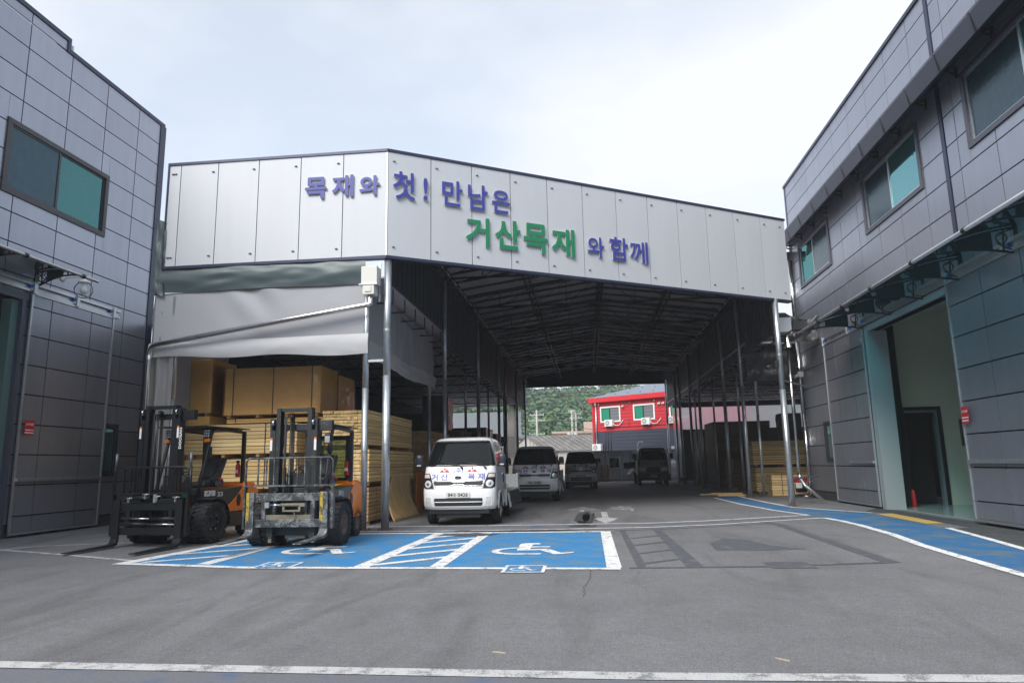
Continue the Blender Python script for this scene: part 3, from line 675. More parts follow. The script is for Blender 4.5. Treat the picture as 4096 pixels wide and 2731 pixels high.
m = MB(); m.box((2.10, GY-.02, 0), (2.18, GY+.14, 2.82)); m.box((1.22, GY-.02, 2.78), (2.18, GY+.14, 2.85)); m.build('inner_door_leaf_edge', mat('leaf_grey', (.25, .32, .34), .4, .3), RB)
m = MB(); m.box((2.78, GY-.10, 1.75), (3.08, GY-.005, 2.55)); al = m.build('alarm_box', mat('alarm_grey', (.06, .09, .07), .5), RB)
m = MB(); m.lathe([(0, -.05), (.05, -.04), (.07, 0), (.07, .02)], (2.93, GY-.11, 2.42), 'Y', 14); m.lathe([(0, -.03), (.10, -.02), (.11, .02)], (2.93, GY-.11, 1.95), 'Y', 16); m.build('alarm_bell', M_['red'], al)
m = MB(); fbox(m, FR, (21.32, 1.95, -.1), (21.22, 2.16, -.02)); m.build('switch_box', M_['white'], RB)
awning(RB, FR, 9.0, 21.9, (21.45, 19.48, 17.64, 15.85, 13.83, 11.9, 10.0), 2.0, 5.82, 5.17, 21.75)
# flood lamp under the awning
m = MB(); m.box((-.55, -9.35, 5.52), (-.15, -9.1, 5.6)); m.box((-.68, -9.42, 5.40), (-.45, -9.05, 5.56)); m.build('flood_lamp', M_['black'], RB)
m = MB(); m.cyl(FR(27.9, 9.3, .12), FR(27.9, 6.0, .12), .07, 14); m.cyl(FR(27.9, 6.0, .12), FR(27.9, 3.2, .12), .074, 14); m.cyl(FR(27.9, 3.2, .12), FR(27.9, .22, .12), .07, 14)
m.tube([FR(27.9, .3, .12), FR(27.85, .12, .14), FR(27.6, .08, .25), FR(27.4, .06, .5)], .07, 12)
fbox(m, FR, (27.75, 9.25, .02), (28.05, 9.6, .5))
dp = m.build('downpipe', M_['steel'], RB)
m = MB()
for z in (7.6, 5.0, 2.9, .6): m.box((-.2, -.13, z), (0, -.07, z+.03))
m.build('pipe_clip', M_['alu'], dp)
m = MB(); m.box((-.32, -.55, 4.55), (-.12, -.42, 4.75)); m.cyl((-.3, -.5, 4.62), (-.45, -.62, 4.55), .05, 12); m.build('security_camera', M_['offwhite'], RB)

ext = MB(); ext.lathe([(0, 0), (.06, 0), (.065, .03), (.065, .36), (.045, .43), (.03, .46), (.03, .50), (0, .50)], (0, 0, 0), 'Z', 18)
e = thing('fire_extinguisher', 'red fire extinguisher standing in the right building doorway', 'extinguisher', (9.42, 22.0, .025))
ext.build('cylinder', M_['red'], e); m = MB(); m.box((-.02, -.09, .50), (.02, .04, .54)); m.tube([(0, -.03, .5), (.1, -.05, .45), (.12, -.04, .2)], .012, 6); m.build('valve', M_['black'], e)
# ================================================================== roofed yard between the buildings
CH = thing('canopy_roof', 'tall steel canopy over the drive with a bent silver sign fascia in front', 'canopy')
FA, FB = Vector((-4.85, 16.34, 0)), Vector((6.88, 23.5, 0)); FD = (FB-FA).normalized(); FN = Vector((FD.y, -FD.x, 0)); FLEN = (FB-FA).length
ZB, ZT = 6.62, 9.47
def P1(u, z, w=0): return Vector((u, 16.34-w, z))                       # left facade, u = x
def P2(u, z, w=0): p = FA+FD*u+FN*w; return Vector((p.x, p.y, z))       # oblique facade
def panel_strip(name, js, fn, label):
    m = MB()
    for a, b in zip(js[:-1], js[1:]):
        # slightly dished sheet between the joints
        def G(s, t, a=a, b=b):
            u = a+.011+(b-a-.022)*s; z = ZB+.05+(ZT-ZB-.09)*t
            return fn(u, z, .05+.010*sin(pi*s)*sin(pi*t))
        m.grid(G, 6, 6)
        m.add([fn(a+.011, ZB+.05, 0), fn(a+.011, ZB+.05, .05), fn(a+.011, ZT-.04, .05), fn(a+.011, ZT-.04, 0)], [(0, 1, 2, 3)])
        m.add([fn(b-.011, ZB+.05, 0), fn(b-.011, ZB+.05, .05), fn(b-.011, ZT-.04, .05), fn(b-.011, ZT-.04, 0)], [(0, 1, 2, 3)])
    o = m.build(name, M_['silver'], CH, label)
    bk = MB(); u0, u1 = js[0], js[-1]
    for (z0, z1, w1) in ((ZB, ZT, 0),):
        P = [fn(u0, z0, -.06), fn(u1, z0, -.06), fn(u1, z1, -.06), fn(u0, z1, -.06), fn(u0, z0, w1), fn(u1, z0, w1), fn(u1, z1, w1), fn(u0, z1, w1)]
        bk.add(P, [(0,3,2,1),(4,5,6,7),(0,1,5,4),(1,2,6,5),(2,3,7,6),(3,0,4,7)])
    bk.build('backing_sheet', M_['panel_dark'], o)
    t = MB()
    for (z0, z1) in ((ZB-.03, ZB+.045), (ZT-.035, ZT+.035)):
        P = [fn(u0-.02, z0, -.12), fn(u1+.02, z0, -.12), fn(u1+.02, z1, -.12), fn(u0-.02, z1, -.12), fn(u0-.02, z0, .075), fn(u1+.02, z0, .075), fn(u1+.02, z1, .075), fn(u0-.02, z1, .075)]
        t.add(P, [(0,3,2,1),(4,5,6,7),(0,1,5,4),(1,2,6,5),(2,3,7,6),(3,0,4,7)])
    t.build('edge_trim', M_['navy'], o)
    c = MB()
    for j in js[:-1]+([js[-1]] if fn is P2 else []):
        u = j+(.15 if fn is P2 else -.14) if j != js[0] or fn is P2 else j+.12
        if j == js[-1]: u = j-.25
        for z in (ZB+.28, ZT-.28):
            c.cyl(fn(u-.03, z, .058), fn(u+.035, z, .078), .016, 8)
    c.build('drain_nipple', mat('clip_grey', (.20, .20, .22), .4, .4), o)
    return o
panel_strip('fascia_panels', [-10.78, -10.44, -9.4, -8.28, -7.14, -6.0, -4.86], P1, 'silver sheet fascia facing the yard, left of the bend')
panel_strip('fascia_panels', [0.0, 1.15, 2.30, 3.45, 4.60, 5.76, 6.92, 8.06, 9.2, 10.34, 11.48, 12.64, 13.74], P2, 'silver sheet fascia running back to the right of the bend')
m = MB(); m.beam(P1(-10.80, (ZB+ZT)/2, -.02), P1(-10.76, (ZB+ZT)/2, -.02), .2, ZT-ZB+.06, 0); m.build('end_trim', M_['navy'], CH)
m = MB(); m.beam(P1(-4.86, ZB-.02, .03), P1(-4.86, ZT+.03, .03), .06, .03); m.build('corner_strip', mat('corner_silver', (.5, .52, .55), .4, .6), CH)
blueL = mat('letter_blue', (.038, .044, .29), .45); greenL = mat('letter_green', (.006, .19, .08), .45); letside = mat('letter_side', (.55, .57, .56), .4, .3)
def letter(ch, box, fn, m_, delta=.016):
    u0, v0, u1, v1 = box
    vs, fs = text_geo(ch, (u0+delta, v0+delta, u1-delta, v1-delta), 0, .5)
    me = MB(); w0 = min(v[2] for v in vs); w1 = max(v[2] for v in vs)
    for k in range(10):
        a = 2*pi*k/10+.3; du, dv = delta*cos(a), delta*sin(a); o = len(me.v)
        me.v += [tuple(fn(u+du, z+dv, .080+k*.0006+(w-w0)/(w1-w0)*.035)) for u, z, w in vs]
        for f in fs:
            front = all(abs(vs[i][2]-w1) < 1e-5 for i in f)
            me.f.append([i+o for i in f]); me.m.append(0 if front else 1); me.sm.append(False)
    return me.build('letter', [m_, letside], CH, 'raised %s letter %s' % ('green' if m_ is greenL else 'blue', ch) )
for ch, b in (('목', (-6.99, 8.24, -6.42, 8.83)), ('재', (-6.27, 8.25, -5.71, 8.84)), ('와', (-5.55, 8.25, -5.02, 8.78))): letter(ch, b, P1, blueL)
for ch, b in (('첫', (.12, 8.17, .70, 8.92)), ('!', (.92, 8.23, 1.04, 8.85)), ('만', (1.43, 8.19, 2.01, 8.90)), ('남', (2.16, 8.18, 2.74, 8.90)), ('은', (2.86, 8.19, 3.40, 8.84)),
              ('와', (5.84, 7.28, 6.40, 7.89)), ('함', (6.59, 7.27, 7.24, 7.98)), ('께', (7.31, 7.26, 7.95, 7.94))): letter(ch, b, P2, blueL)
for ch, b in (('거', (2.10, 7.17, 2.78, 7.98)), ('산', (2.94, 7.19, 3.70, 8.02)), ('목', (3.79, 7.17, 4.55, 8.03)), ('재', (4.68, 7.18, 5.42, 8.0))): letter(ch, b, P2, greenL, .026)

XL, XR, XM = -4.85, 6.3, .72; YE = 56.4; ZE, ZR, ZC = 8.45, 9.22, 7.93
def zroof(x): return ZR-(ZR-ZE)*abs(x-XM)/(XR-XM)
def yfront(x): return 16.34+max(0, (x+4.85))*.6104
# roof sheets following the oblique front
m = MB()
for (xa, xb) in ((XL-.2, XM), (XM, XR+.45)):
    K = 10
    for k in range(K):
        a = xa+(xb-xa)*k/K; b = xa+(xb-xa)*(k+1)/K
        m.add([(a, yfront(a)+.12, zroof(a)), (b, yfront(b)+.12, zroof(b)), (b, YE, zroof(b)), (a, YE, zroof(a)), (a, yfront(a)+.12, zroof(a)+.06), (b, yfront(b)+.12, zroof(b)+.06), (b, YE, zroof(b)+.06), (a, YE, zroof(a)+.06)],
              [(0, 1, 2, 3), (7, 6, 5, 4), (0, 4, 5, 1), (2, 6, 7, 3)])
m.build('roof', M_['roofin'], CH)
m = MB(); y = 17.4
while y < YE-.3:
    for s in (-1, 1):
        x0 = XM; x1 = XL if s < 0 else XR
        xs = x1
        if s > 0 or True:
            # start where the purlin meets the oblique front
            lim = (y-16.5)/.6104-4.85
            if s > 0:
                if lim < XM+.3: continue
                xs = min(XR, lim)
            else:
                xs = XL
                if lim < XM: x0 = max(XL+.3, lim)
        m.beam((x0, y, zroof(x0)-.05), (xs, y, zroof(xs)-.05), .055, .09)
    y += 1.175
m.build('purlins', mat('purlin_steel', (.045, .045, .05), .5, .3), CH)
# tie beams with webs
ties = [23.3+4.7*k for k in range(8)]
for i, y in enumerate([18.6]+ties):
    lim = min(XR, (y-16.5)/.6104-4.85)
    m = MB(); m.cyl((XL, y, ZC), (lim, y, ZC), .042, 8)
    n = 8; xs = [XL+(XR-XL)*k/n for k in range(n+1)]
    for k in range(n):
        a, b = xs[k], min(xs[k+1], lim)
        if a >= lim-.1: break
        m.beam((a, y, zroof(a)-.13), (b, y, zroof(b)-.13), .05, .05)
        if k % 2 == 0: m.cyl((a, y, ZC), (b, y, zroof(b)-.13), .016, 6, caps=False) if a < XM else m.cyl((a, y, zroof(a)-.13), (b, y, ZC), .016, 6, caps=False)
        else: m.cyl((a, y, zroof(a)-.13), (b, y, ZC), .016, 6, caps=False) if a >= XM else m.cyl((a, y, ZC), (b, y, zroof(b)-.13), .016, 6, caps=False)
        m.cyl((b, y, ZC), (b, y, zroof(b)-.13), .02, 6, caps=False)
    m.build('roof_truss', M_['dsteel'], CH)
# lattice girders running down the drive
for x in (XL+.06, -2.07, XM, 3.51, XR-.06):
    z1 = zroof(x)-.12; z0 = ZC if x in (XL+.06, XR-.06) else z1-.42
    m = MB(); ys = yfront(x)+.3
    wz = .16 if x in (XL+.06, XR-.06) else .22
    m.cyl((x, ys, z1), (x, YE, z1), .024, 6); m.cyl((x-wz/2, ys, z0), (x-wz/2, YE, z0), .03, 6); m.cyl((x+wz/2, ys, z0), (x+wz/2, YE, z0), .03, 6)
    y = ys; k = 0
    while y < YE-.6:
        for s in (-1, 1):
            a = (x, y, z1) if k % 2 else (x+s*wz/2, y, z0); b = (x+s*wz/2, y+.6, z0) if k % 2 else (x, y+.6, z1)
            m.cyl(a, b, .011, 5, caps=False)
        m.cyl((x-wz/2, y, z0), (x+wz/2, y, z0), .011, 5, caps=False)
        y += .6; k += 1
    m.build('lattice_girder', mat('girder_steel', (.06, .063, .068), .45, .5), CH)
# posts
def post(x, y, h, r=.085, lab=None, name='post', parent=None, base=True):
    m = MB(); m.cyl((0, 0, .01), (0, 0, h*.55), r, 16); m.cyl((0, 0, h*.55), (0, 0, h), r*.97, 16)
    m.lathe([(r*1.03, h*.30-.03), (r*1.05, h*.30), (r*1.03, h*.30+.03)], n=16)
    m.lathe([(r*1.03, h*.72-.03), (r*1.05, h*.72), (r*1.03, h*.72+.03)], n=16)
    o = m.build(name, M_['galv'], parent or CH, lab); o.location = (x, y, 0)
    if base:
        m = MB(); m.box((-.15, -.15, .004), (.15, .15, .02))
        for a in (-.11, .11):
            for b in (-.11, .11): m.cyl((a, b, .02), (a, b, .045), .014, 6)
        m.build('base_plate', mat('rusty_plate', (.16, .10, .075), .8, .2, .3, 8), o)
    return o
post(-4.83, 16.42, 6.64, .095, 'front corner post under the bend in the fascia')
for y in (23.5, 30.9, 38.2, 41.5, 48.2, 54.6): post(XL, y, 8.0, .078)
post(6.28, 23.12, 6.66, .095, 'front right post beside the blue lane')
for y in (29.0, 32.8, 40.0, 43.65, 48.5, 50.8, 56.3): post(XR, y, 8.0, .078)
# dark corrugated curtain walls below the eaves
for x, y0, zb0, s in ((XL-.10, 16.7, 6.16, -1), (XR+.10, 23.7, 5.75, 1)):
    m = MB(); y = y0
    while y < 56:
        zb = zb0 if y < 24 else 5.72
        m.box((x-.012, y, zb), (x+.012, y+.42, zroof(x)-.02)); m.box((x-s*.02-.012, y+.42, zb), (x-s*.02+.012, y+.50, zroof(x)-.02)); y += .50
    m.box((x-.03, y0, zb0-.02), (x+.03, 24, zb0+.04)); m.box((x-.03, 24, 5.66), (x+.03, 56, 5.73))
    m.build('upper_wall', M_['dwall'], CH)
m = MB(); m.box((XL-.1, YE-.05, 7.66), (XR+.2, YE+.02, 9.32)); m.box((XL-.1, YE-.12, 7.62), (XR+.2, YE+.08, 7.74)); m.build('rear_gable', M_['dsteel'], CH)
# gutter walkways on both sides (small angle frames hanging below the upper wall)
for x, s in ((XL-.14, -1), (XR+.14, 1)):
    m = MB(); y = 17.5 if s < 0 else 24.3
    while y < 55:
        m.box((x, y, 5.72), (x+s*.55, y+.04, 5.76)); m.box((x, y, 5.76), (x+s*.03, y+.03, 6.1)); y += 1.2
    m.beam((x+s*.55, 17 if s < 0 else 24, 5.74), (x+s*.55, 55, 5.74), .05, .05)
    m.build('gutter_brackets', MATS['girder_steel'], CH)
# ladder rungs tying the twin posts
m = MB(); m.beam((-5.36, 16.42, 4.03), (-4.9, 16.42, 4.03), .06, .06); m.build('tie_rung', M_['galv'], CH)

# ================================================================== tarpaulin / film helpers
def wrinkle(u, v, seed, amp, fu=3, fv=3): return amp*(noise.noise((u*fu, v*fv, seed))+.5*noise.noise((u*fu*2.3, v*fv*2.3, seed+9)))
def sheet(name, parent, fn, nu, nv, m_, label=None, solid=.004):
    m = MB(); m.grid(fn, nu, nv); return m.build(name, m_, parent, label, fix=False)
def tarp_mat(name, col, rough=.38, transl=0.):
    m = bpy.data.materials.new(name); m.use_nodes = True; t = m.node_tree; p = t.nodes['Principled BSDF']; p.inputs['Base Color'].default_value = lin(col); p.inputs['Roughness'].default_value = rough
    tc = N('ShaderNodeTexCoord', t); n = N('ShaderNodeTexNoise', t); n.inputs['Scale'].default_value = 1.5; n.inputs['Detail'].default_value = 5; n.inputs['Roughness'].default_value = .4; n.inputs['Distortion'].default_value = 1.0
    b = N('ShaderNodeBump', t); b.inputs['Strength'].default_value = .35; b.inputs['Distance'].default_value = .02
    t.links.new(tc.outputs['Object'], n.inputs[0]); t.links.new(n.outputs[0], b.inputs['Height']); t.links.new(b.outputs[0], p.inputs['Normal'])
    if transl:
        tr = N('ShaderNodeBsdfTranslucent', t); tr.inputs[0].default_value = lin(col); mx = N('ShaderNodeMixShader', t); mx.inputs[0].default_value = transl
        o = t.nodes['Material Output']; t.links.new(p.outputs[0], mx.inputs[1]); t.links.new(tr.outputs[0], mx.inputs[2]); t.links.new(mx.outputs[0], o.inputs[0])
    MATS[name] = m; return m
green_t = tarp_mat('green_tarpaulin', (.070, .098, .104), .42); grey_t = tarp_mat('grey_film', (.36, .37, .40), .58, .10); grey_fold = tarp_mat('grey_film_double', (.46, .47, .49), .55, .05)
clear_t = film_mat('clear_film', (.42, .43, .45), .68, .4, .15); dark_t = tarp_mat('dark_tarpaulin', (.028, .028, .03), .4)
frost = film_mat('frosted_film', (.90, .92, .95), .80, .90, .4)

# ================================================================== left storage shed
LS = thing('storage_shed', 'tarpaulin-sided storage shed left of the drive, open at the front', 'shed')
m = MB()
for k in range(9):
    x0 = -13.3+k*.928; x1 = x0+.928
    m.box((x0, 16.6 if k > 2 else 20.3, 6.05+.014*k), (x1, 56, 6.10+.014*k))
m.build('roof', M_['roofin'], LS)
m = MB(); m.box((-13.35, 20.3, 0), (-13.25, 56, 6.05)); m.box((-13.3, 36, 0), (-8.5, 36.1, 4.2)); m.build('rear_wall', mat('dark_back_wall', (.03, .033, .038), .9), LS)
post(-5.36, 16.42, 6.1, .078, None, 'post', LS)
for y in (23.95, 31.3, 38.7, 46, 53): post(-5.5, y, 6.05, .062, None, 'post', LS)
post(-10.42, 16.55, 5.9, .055, 'thin white post behind the clear curtain', 'post', LS)
for y in (20, 23.95, 28, 31.3, 35, 38.7, 46, 53):
    m = MB(); m.cyl((-13.2, y, 5.55), (-5.45, y, 5.55), .03, 6); m.cyl((-13.2, y, 5.98), (-5.45, y, 5.98), .03, 6)
    x = -13.2
    while x < -5.9:
        m.cyl((x, y, 5.55), (x+.45, y, 5.98), .012, 5, caps=False); m.cyl((x+.45, y, 5.98), (x+.9, y, 5.55), .012, 5, caps=False); x += .9
    m.build('roof_truss', M_['dsteel'], LS)
# front tarpaulins
def Fgreen(s, t):
    x = -10.98+5.62*s; zb = 5.98-.05*sin(s*9)*.3+ (.0 if s > .05 else -.06*(1-s*20)); z = zb+(6.72-zb)*t
    return (x, 16.33+wrinkle(s*3, t*2.2, 3, .045, 1.3, 1.2)-.06*sin(pi*t), z)
sheet('green_tarp', LS, Fgreen, 70, 14, green_t, 'dark green tarpaulin band under the silver fascia')
def Fgl(s, t):
    x = -11.02+.30*s; z = 6.0+1.98*t; return (x, 16.28+wrinkle(s*2, t*4, 8, .05, 1.5, 1.2), z-.12*s)
sheet('green_tarp', LS, Fgl, 8, 30, green_t, 'strip of green tarpaulin climbing beside the fascia end')
def Fgrey(s, t):
    x = -10.95+5.62*s; zb = 4.62+.05*s; z = zb+(5.97-zb)*t
    tension = .05*math.exp(-((s-.47)*9)**2)*sin((s*30+t*7))*t
    return (x, 16.38+wrinkle(s*3, t, 21, .012, 1.2, 1.1)+tension, z)
sheet('grey_film', LS, Fgrey, 90, 20, grey_t, 'grey film wall above the opening')
def Ffold(s, t):
    x = -11.02+5.74*s; zb = 4.30-.10*s+.03*sin(s*13); zt = 4.66+.05*s
    return (x, 16.32+wrinkle(s*5, t, 31, .014, 1.3, 1.6)-.04*sin(pi*t), zb+(zt-zb)*t)
sheet('grey_flap', LS, Ffold, 90, 8, grey_fold, 'pale folded hem of the grey film')
def Fcur(s, t):
    x = -11.02+.64*s; return (x, 16.42+.05*sin(s*12)+wrinkle(s*2, t*3, 41, .04, 2, 2), .3+5.6*t)
sheet('clear_curtain', LS, Fcur, 16, 40, clear_t, 'clear film curtain at the shed corner')
def Fs0(s, t): return (-11.02+wrinkle(s*3, t*4, 81, .04), 16.4+3.9*s, .2+5.9*t)
sheet('grey_film', LS, Fs0, 20, 24, grey_t, 'grey film side of the shed facing the left building')
def Fside(s, t):
    y = 16.42+7.9*s; zb = 4.22+.10*s*0; z = zb+(6.0-zb)*t; fold = .07*sin(s*42)*t**.5
    return (-5.42+wrinkle(s*7, t, 51, .05)+fold*.5, y, z)
sheet('grey_film', LS, Fside, 110, 14, grey_t, 'grey film along the drive side')
def Fsf(s, t):
    y = 16.36+8.0*s; z = 4.12+.45*t+.05*sin(s*9); return (-5.37+wrinkle(s*6, t, 61, .06, 2, 2), y, z)
sheet('grey_flap', LS, Fsf, 80, 8, grey_fold)
def Fend(s, t): return (-13.2+7.9*s, 55.8, 3.7+1.95*t)
sheet('rear_film', LS, Fend, 10, 4, frost, 'translucent film strip at the far end of the shed')
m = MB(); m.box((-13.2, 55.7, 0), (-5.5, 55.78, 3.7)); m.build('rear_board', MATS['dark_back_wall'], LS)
def Fc2(s, t): return (-5.3+.02*sin(t*9), 46.2+6.5*s, .3+5.2*t)
sheet('clear_curtain', LS, Fc2, 20, 20, film_mat('clear_film_far', (.5, .5, .52), .62, .5, .2), 'clear curtain hanging far down the drive side')
# gutter box, pipe and small box
m = MB(); m.box((-5.40, 16.05, 5.88), (-5.0, 16.38, 6.34)); gb = m.build('gutter_box', M_['offwhite'], LS, bevel=.01)
m = MB(); m.box((-5.35, 16.02, 5.62), (-5.06, 16.34, 5.87)); m.box((-5.29, 16.00, 5.68), (-5.13, 16.02, 5.82)); m.build('lower_box', M_['offwhite'], gb, bevel=.008)
m = MB(); m.box((-5.44, 16.0, 5.86), (-4.98, 16.42, 5.885)); m.box((-5.04, 16.36, 5.5), (-5.0, 16.40, 6.5)); m.build('box_bracket', M_['galv'], gb)
m = MB(); m.tube([(-5.20, 16.15, 5.62), (-5.19, 16.13, 5.50), (-5.16, 16.10, 5.40), (-5.25, 16.10, 5.37), (-5.6, 16.10, 5.325), (-10.72, 16.15, 4.60), (-10.84, 16.18, 4.56), (-10.92, 16.22, 4.47), (-10.94, 16.25, 4.3), (-10.94, 16.28, .35)],
       .068, 14)
m.lathe([(.078, -.05), (.078, .05)], (-10.94, 16.25, 4.30), 'Z', 14); m.lathe([(.078, -.05), (.078, .05)], (-10.94, 16.28, 2.2), 'Z', 14)
m.build('drain_pipe', M_['steel'], LS)

# ================================================================== right storage shed
RS = thing('storage_shed', 'dark storage shed right of the drive, stacked with timber', 'shed')
m = MB(); m.box((6.36, 28.2, 6.0), (20, 56, 6.08)); m.box((8.2, 28.4, 6.3), (16, 29.6, 6.36)); m.build('roof', M_['roofin'], RS)
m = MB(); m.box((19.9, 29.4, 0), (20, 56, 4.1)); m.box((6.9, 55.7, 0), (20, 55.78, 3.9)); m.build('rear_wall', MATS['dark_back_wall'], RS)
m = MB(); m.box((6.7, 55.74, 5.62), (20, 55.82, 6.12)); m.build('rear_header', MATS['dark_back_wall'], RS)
def Fr1(s, t): return (6.7+13.2*s, 55.8, 3.9+1.72*t)
sheet('rear_film', RS, Fr1, 10, 4, frost, 'translucent film strip at the far end of the shed')
for y in (29.5, 33.05, 39.4, 46, 53): post(6.95, y, 6.0, .055, None, 'post', RS)
for x, y in ((12, 33), (16, 33), (12, 42), (16, 42)): post(x, y, 6.0, .05, None, 'post', RS)
for y in (29.5, 33.05, 36.5, 39.4, 43, 46, 50, 53):
    m = MB(); m.cyl((6.9, y, 5.5), (20, y, 5.5), .03, 6); m.cyl((6.9, y, 5.95), (20, y, 5.95), .03, 6); x = 6.9
    while x < 19.5:
        m.cyl((x, y, 5.5), (x+.45, y, 5.95), .012, 5, caps=False); m.cyl((x+.45, y, 5.95), (x+.9, y, 5.5), .012, 5, caps=False); x += .9
    m.build('roof_truss', MATS['girder_steel'], RS)
def Frt(s, t):
    z0 = 4.55-.15*sin(pi*s)+.5*s; y = 28.6+.02*s
    return (6.45+4.5*s, y+wrinkle(s*5, t*2, 71, .12), z0+(6.75-z0)*t)
sheet('dark_tarp', RS, Frt, 30, 16, dark_t, 'bunched dark tarpaulin over the shed mouth')
def Fc3(s, t): return (6.62+.03*sin(s*14), 50.2+5.5*s, .3+5.0*t)
sheet('clear_curtain', RS, Fc3, 20, 12, MATS['clear_film_far'], 'clear curtain hanging at the far right side')
m = MB(); m.box((6.70, 24.4, 5.72), (7.12, 24.75, 6.28)); m.build('gutter_box', M_['alu'], RS, bevel=.01)
def Fhump(s, t): return (6.75+1.75*s, 25.6+wrinkle(s*3, t*2, 91, .15), 5.6+(.95+.15*sin(s*7))*t)
sheet('dark_tarp', RS, Fhump, 20, 10, dark_t, 'dark tarpaulin bundle between the fascia end and the right building')
m = MB(); m.box((7.15, 24.4, 5.85), (7.65, 24.8, 6.15)); m.build('side_box', M_['dsteel'], RS)
m = MB(); m.lathe([(.16, 0), (.07, .30), (.06, .42)][::-1], (6.98, 24.6, 5.25), 'Z', 14); m.cyl((6.98, 24.6, 5.3), (6.98, 24.6, .95), .048, 12)
m.tube([(6.98, 24.6, 1.0), (6.99, 24.58, .82), (7.1, 24.5, .6), (7.55, 24.2, .12)], .055, 12); m.build('drain_pipe', M_['steel'], RS)
m = MB(); m.beam((6.3, 23.4, 4.02), (8.2, 26.4, 4.02), .05, .05); m.build('pipe_brace', M_['galv'], RS)
m = MB(); m.beam((6.3, 23.4, .85), (8.1, 26.2, .85), .05, .05); m.build('pipe_brace', M_['galv'], RS)
m = MB(); m.box((6.08, 23.0, 5.28-.9), (6.20, 23.1, 5.50-.9)); m.cyl((6.05, 23.05, 4.45), (5.8, 22.95, 4.38), .05, 10); m.build('security_camera', M_['black'], CH)
# ================================================================== timber
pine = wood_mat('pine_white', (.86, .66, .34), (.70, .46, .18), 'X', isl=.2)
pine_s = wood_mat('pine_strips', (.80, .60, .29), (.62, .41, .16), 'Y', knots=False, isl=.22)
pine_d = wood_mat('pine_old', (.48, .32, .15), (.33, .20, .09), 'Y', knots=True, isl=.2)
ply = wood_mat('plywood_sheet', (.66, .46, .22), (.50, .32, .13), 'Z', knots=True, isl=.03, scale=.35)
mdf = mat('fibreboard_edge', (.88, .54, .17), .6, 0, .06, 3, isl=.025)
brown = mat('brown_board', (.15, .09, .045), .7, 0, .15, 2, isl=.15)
strapm = mat('strap_black', (.02, .02, .02), .4)
wrapm = film_mat('stretch_wrap', (.6, .5, .35), .06, .3, .12)
def stack(name, label, x0, y0, z0, w, d, rows, rh, m_, along='X', cat='lumber stack', ends=0, straps=(), gap=.010, jit=.012, bearers=True, group=None, wrap=False, mi_end=None):
    """rows of boards; along = board direction; ends>0 splits each row into that many board ends"""
    t = thing(name, label, cat, (x0+w/2, y0+d/2, z0), 0, group)
    zb = .09 if bearers else 0; m = MB(); h = rh
    if bearers:
        n = 4
        for k in range(n):
            b = MB()
            if along == 'X': cx = -w/2+.12+(w-.24)*k/(n-1); b.box((cx-.045, -d/2+.02, 0), (cx+.045, d/2-.02, zb-.004))
            else: cy = -d/2+.12+(d-.24)*k/(n-1); b.box((-w/2+.02, cy-.045, 0), (w/2-.02, cy+.045, zb-.004))
            b.build('bearer', pine_d, t)
    for r in range(rows):
        za, zc = zb+r*h, zb+(r+1)*h-gap-(.008 if r % 2 and rh > .07 else 0)
        jx, jy = random.uniform(-jit, jit), random.uniform(-jit, jit)
        if not ends: m.box((-w/2+jx, -d/2+jy, za), (w/2+jx, d/2+jy, zc))
        else:
            L_ = w if along == 'Y' else d; n = ends
            for k in range(n):
                a = -L_/2+L_*k/n+.002; c = -L_/2+L_*(k+1)/n-.002; e = random.uniform(-jit, jit)
                if along == 'Y': m.box((a, -d/2+e, za), (c, d/2+e, zc))
                else: m.box((-w/2+e, a, za), (w/2+e, c, zc))
    m.build('boards', m_, t)
    H = zb+rows*h
    for k, s in enumerate(straps):
        b = MB(); e = .014
        if along == 'X': b.box((s-.012, -d/2-e-.003, .02), (s+.012, -d/2-e, H+.004)); b.box((s-.012, -d/2-e, H+.002), (s+.012, d/2, H+.006)); b.box((s-.012, d/2+e, .02), (s+.012, d/2+e+.003, H))
        else: b.box((-w/2-e-.003, s-.012, .02), (-w/2-e, s+.012, H+.004)); b.box((w/2+e, s-.012, .02), (w/2+e+.003, s+.012, H+.004)); b.box((-w/2, s-.012, H+.002), (w/2, s+.012, H+.006))
        b.build('strap', strapm, t)
    if wrap:
        b = MB(); e = .03
        def G(s, v):
            p = (s*4) % 4; i = int(p) % 4; f = p-int(p)
            c = [(-w/2-e, -d/2-e), (w/2+e, -d/2-e), (w/2+e, d/2+e), (-w/2-e, d/2+e), (-w/2-e, -d/2-e)]
            if s >= 1: i, f = 3, 1
            q = (c[i][0]+(c[i+1][0]-c[i][0])*f, c[i][1]+(c[i+1][1]-c[i][1])*f); k = .012*noise.noise((s*40, v*9+s*22, 3))
            return (q[0]*(1+k), q[1]*(1+k), .05+(H-.03)*v)
        b.grid(G, 48, 16); b.build('stretch_wrap', wrapm, t)
    return t
GL = 'timber packs in the left shed'
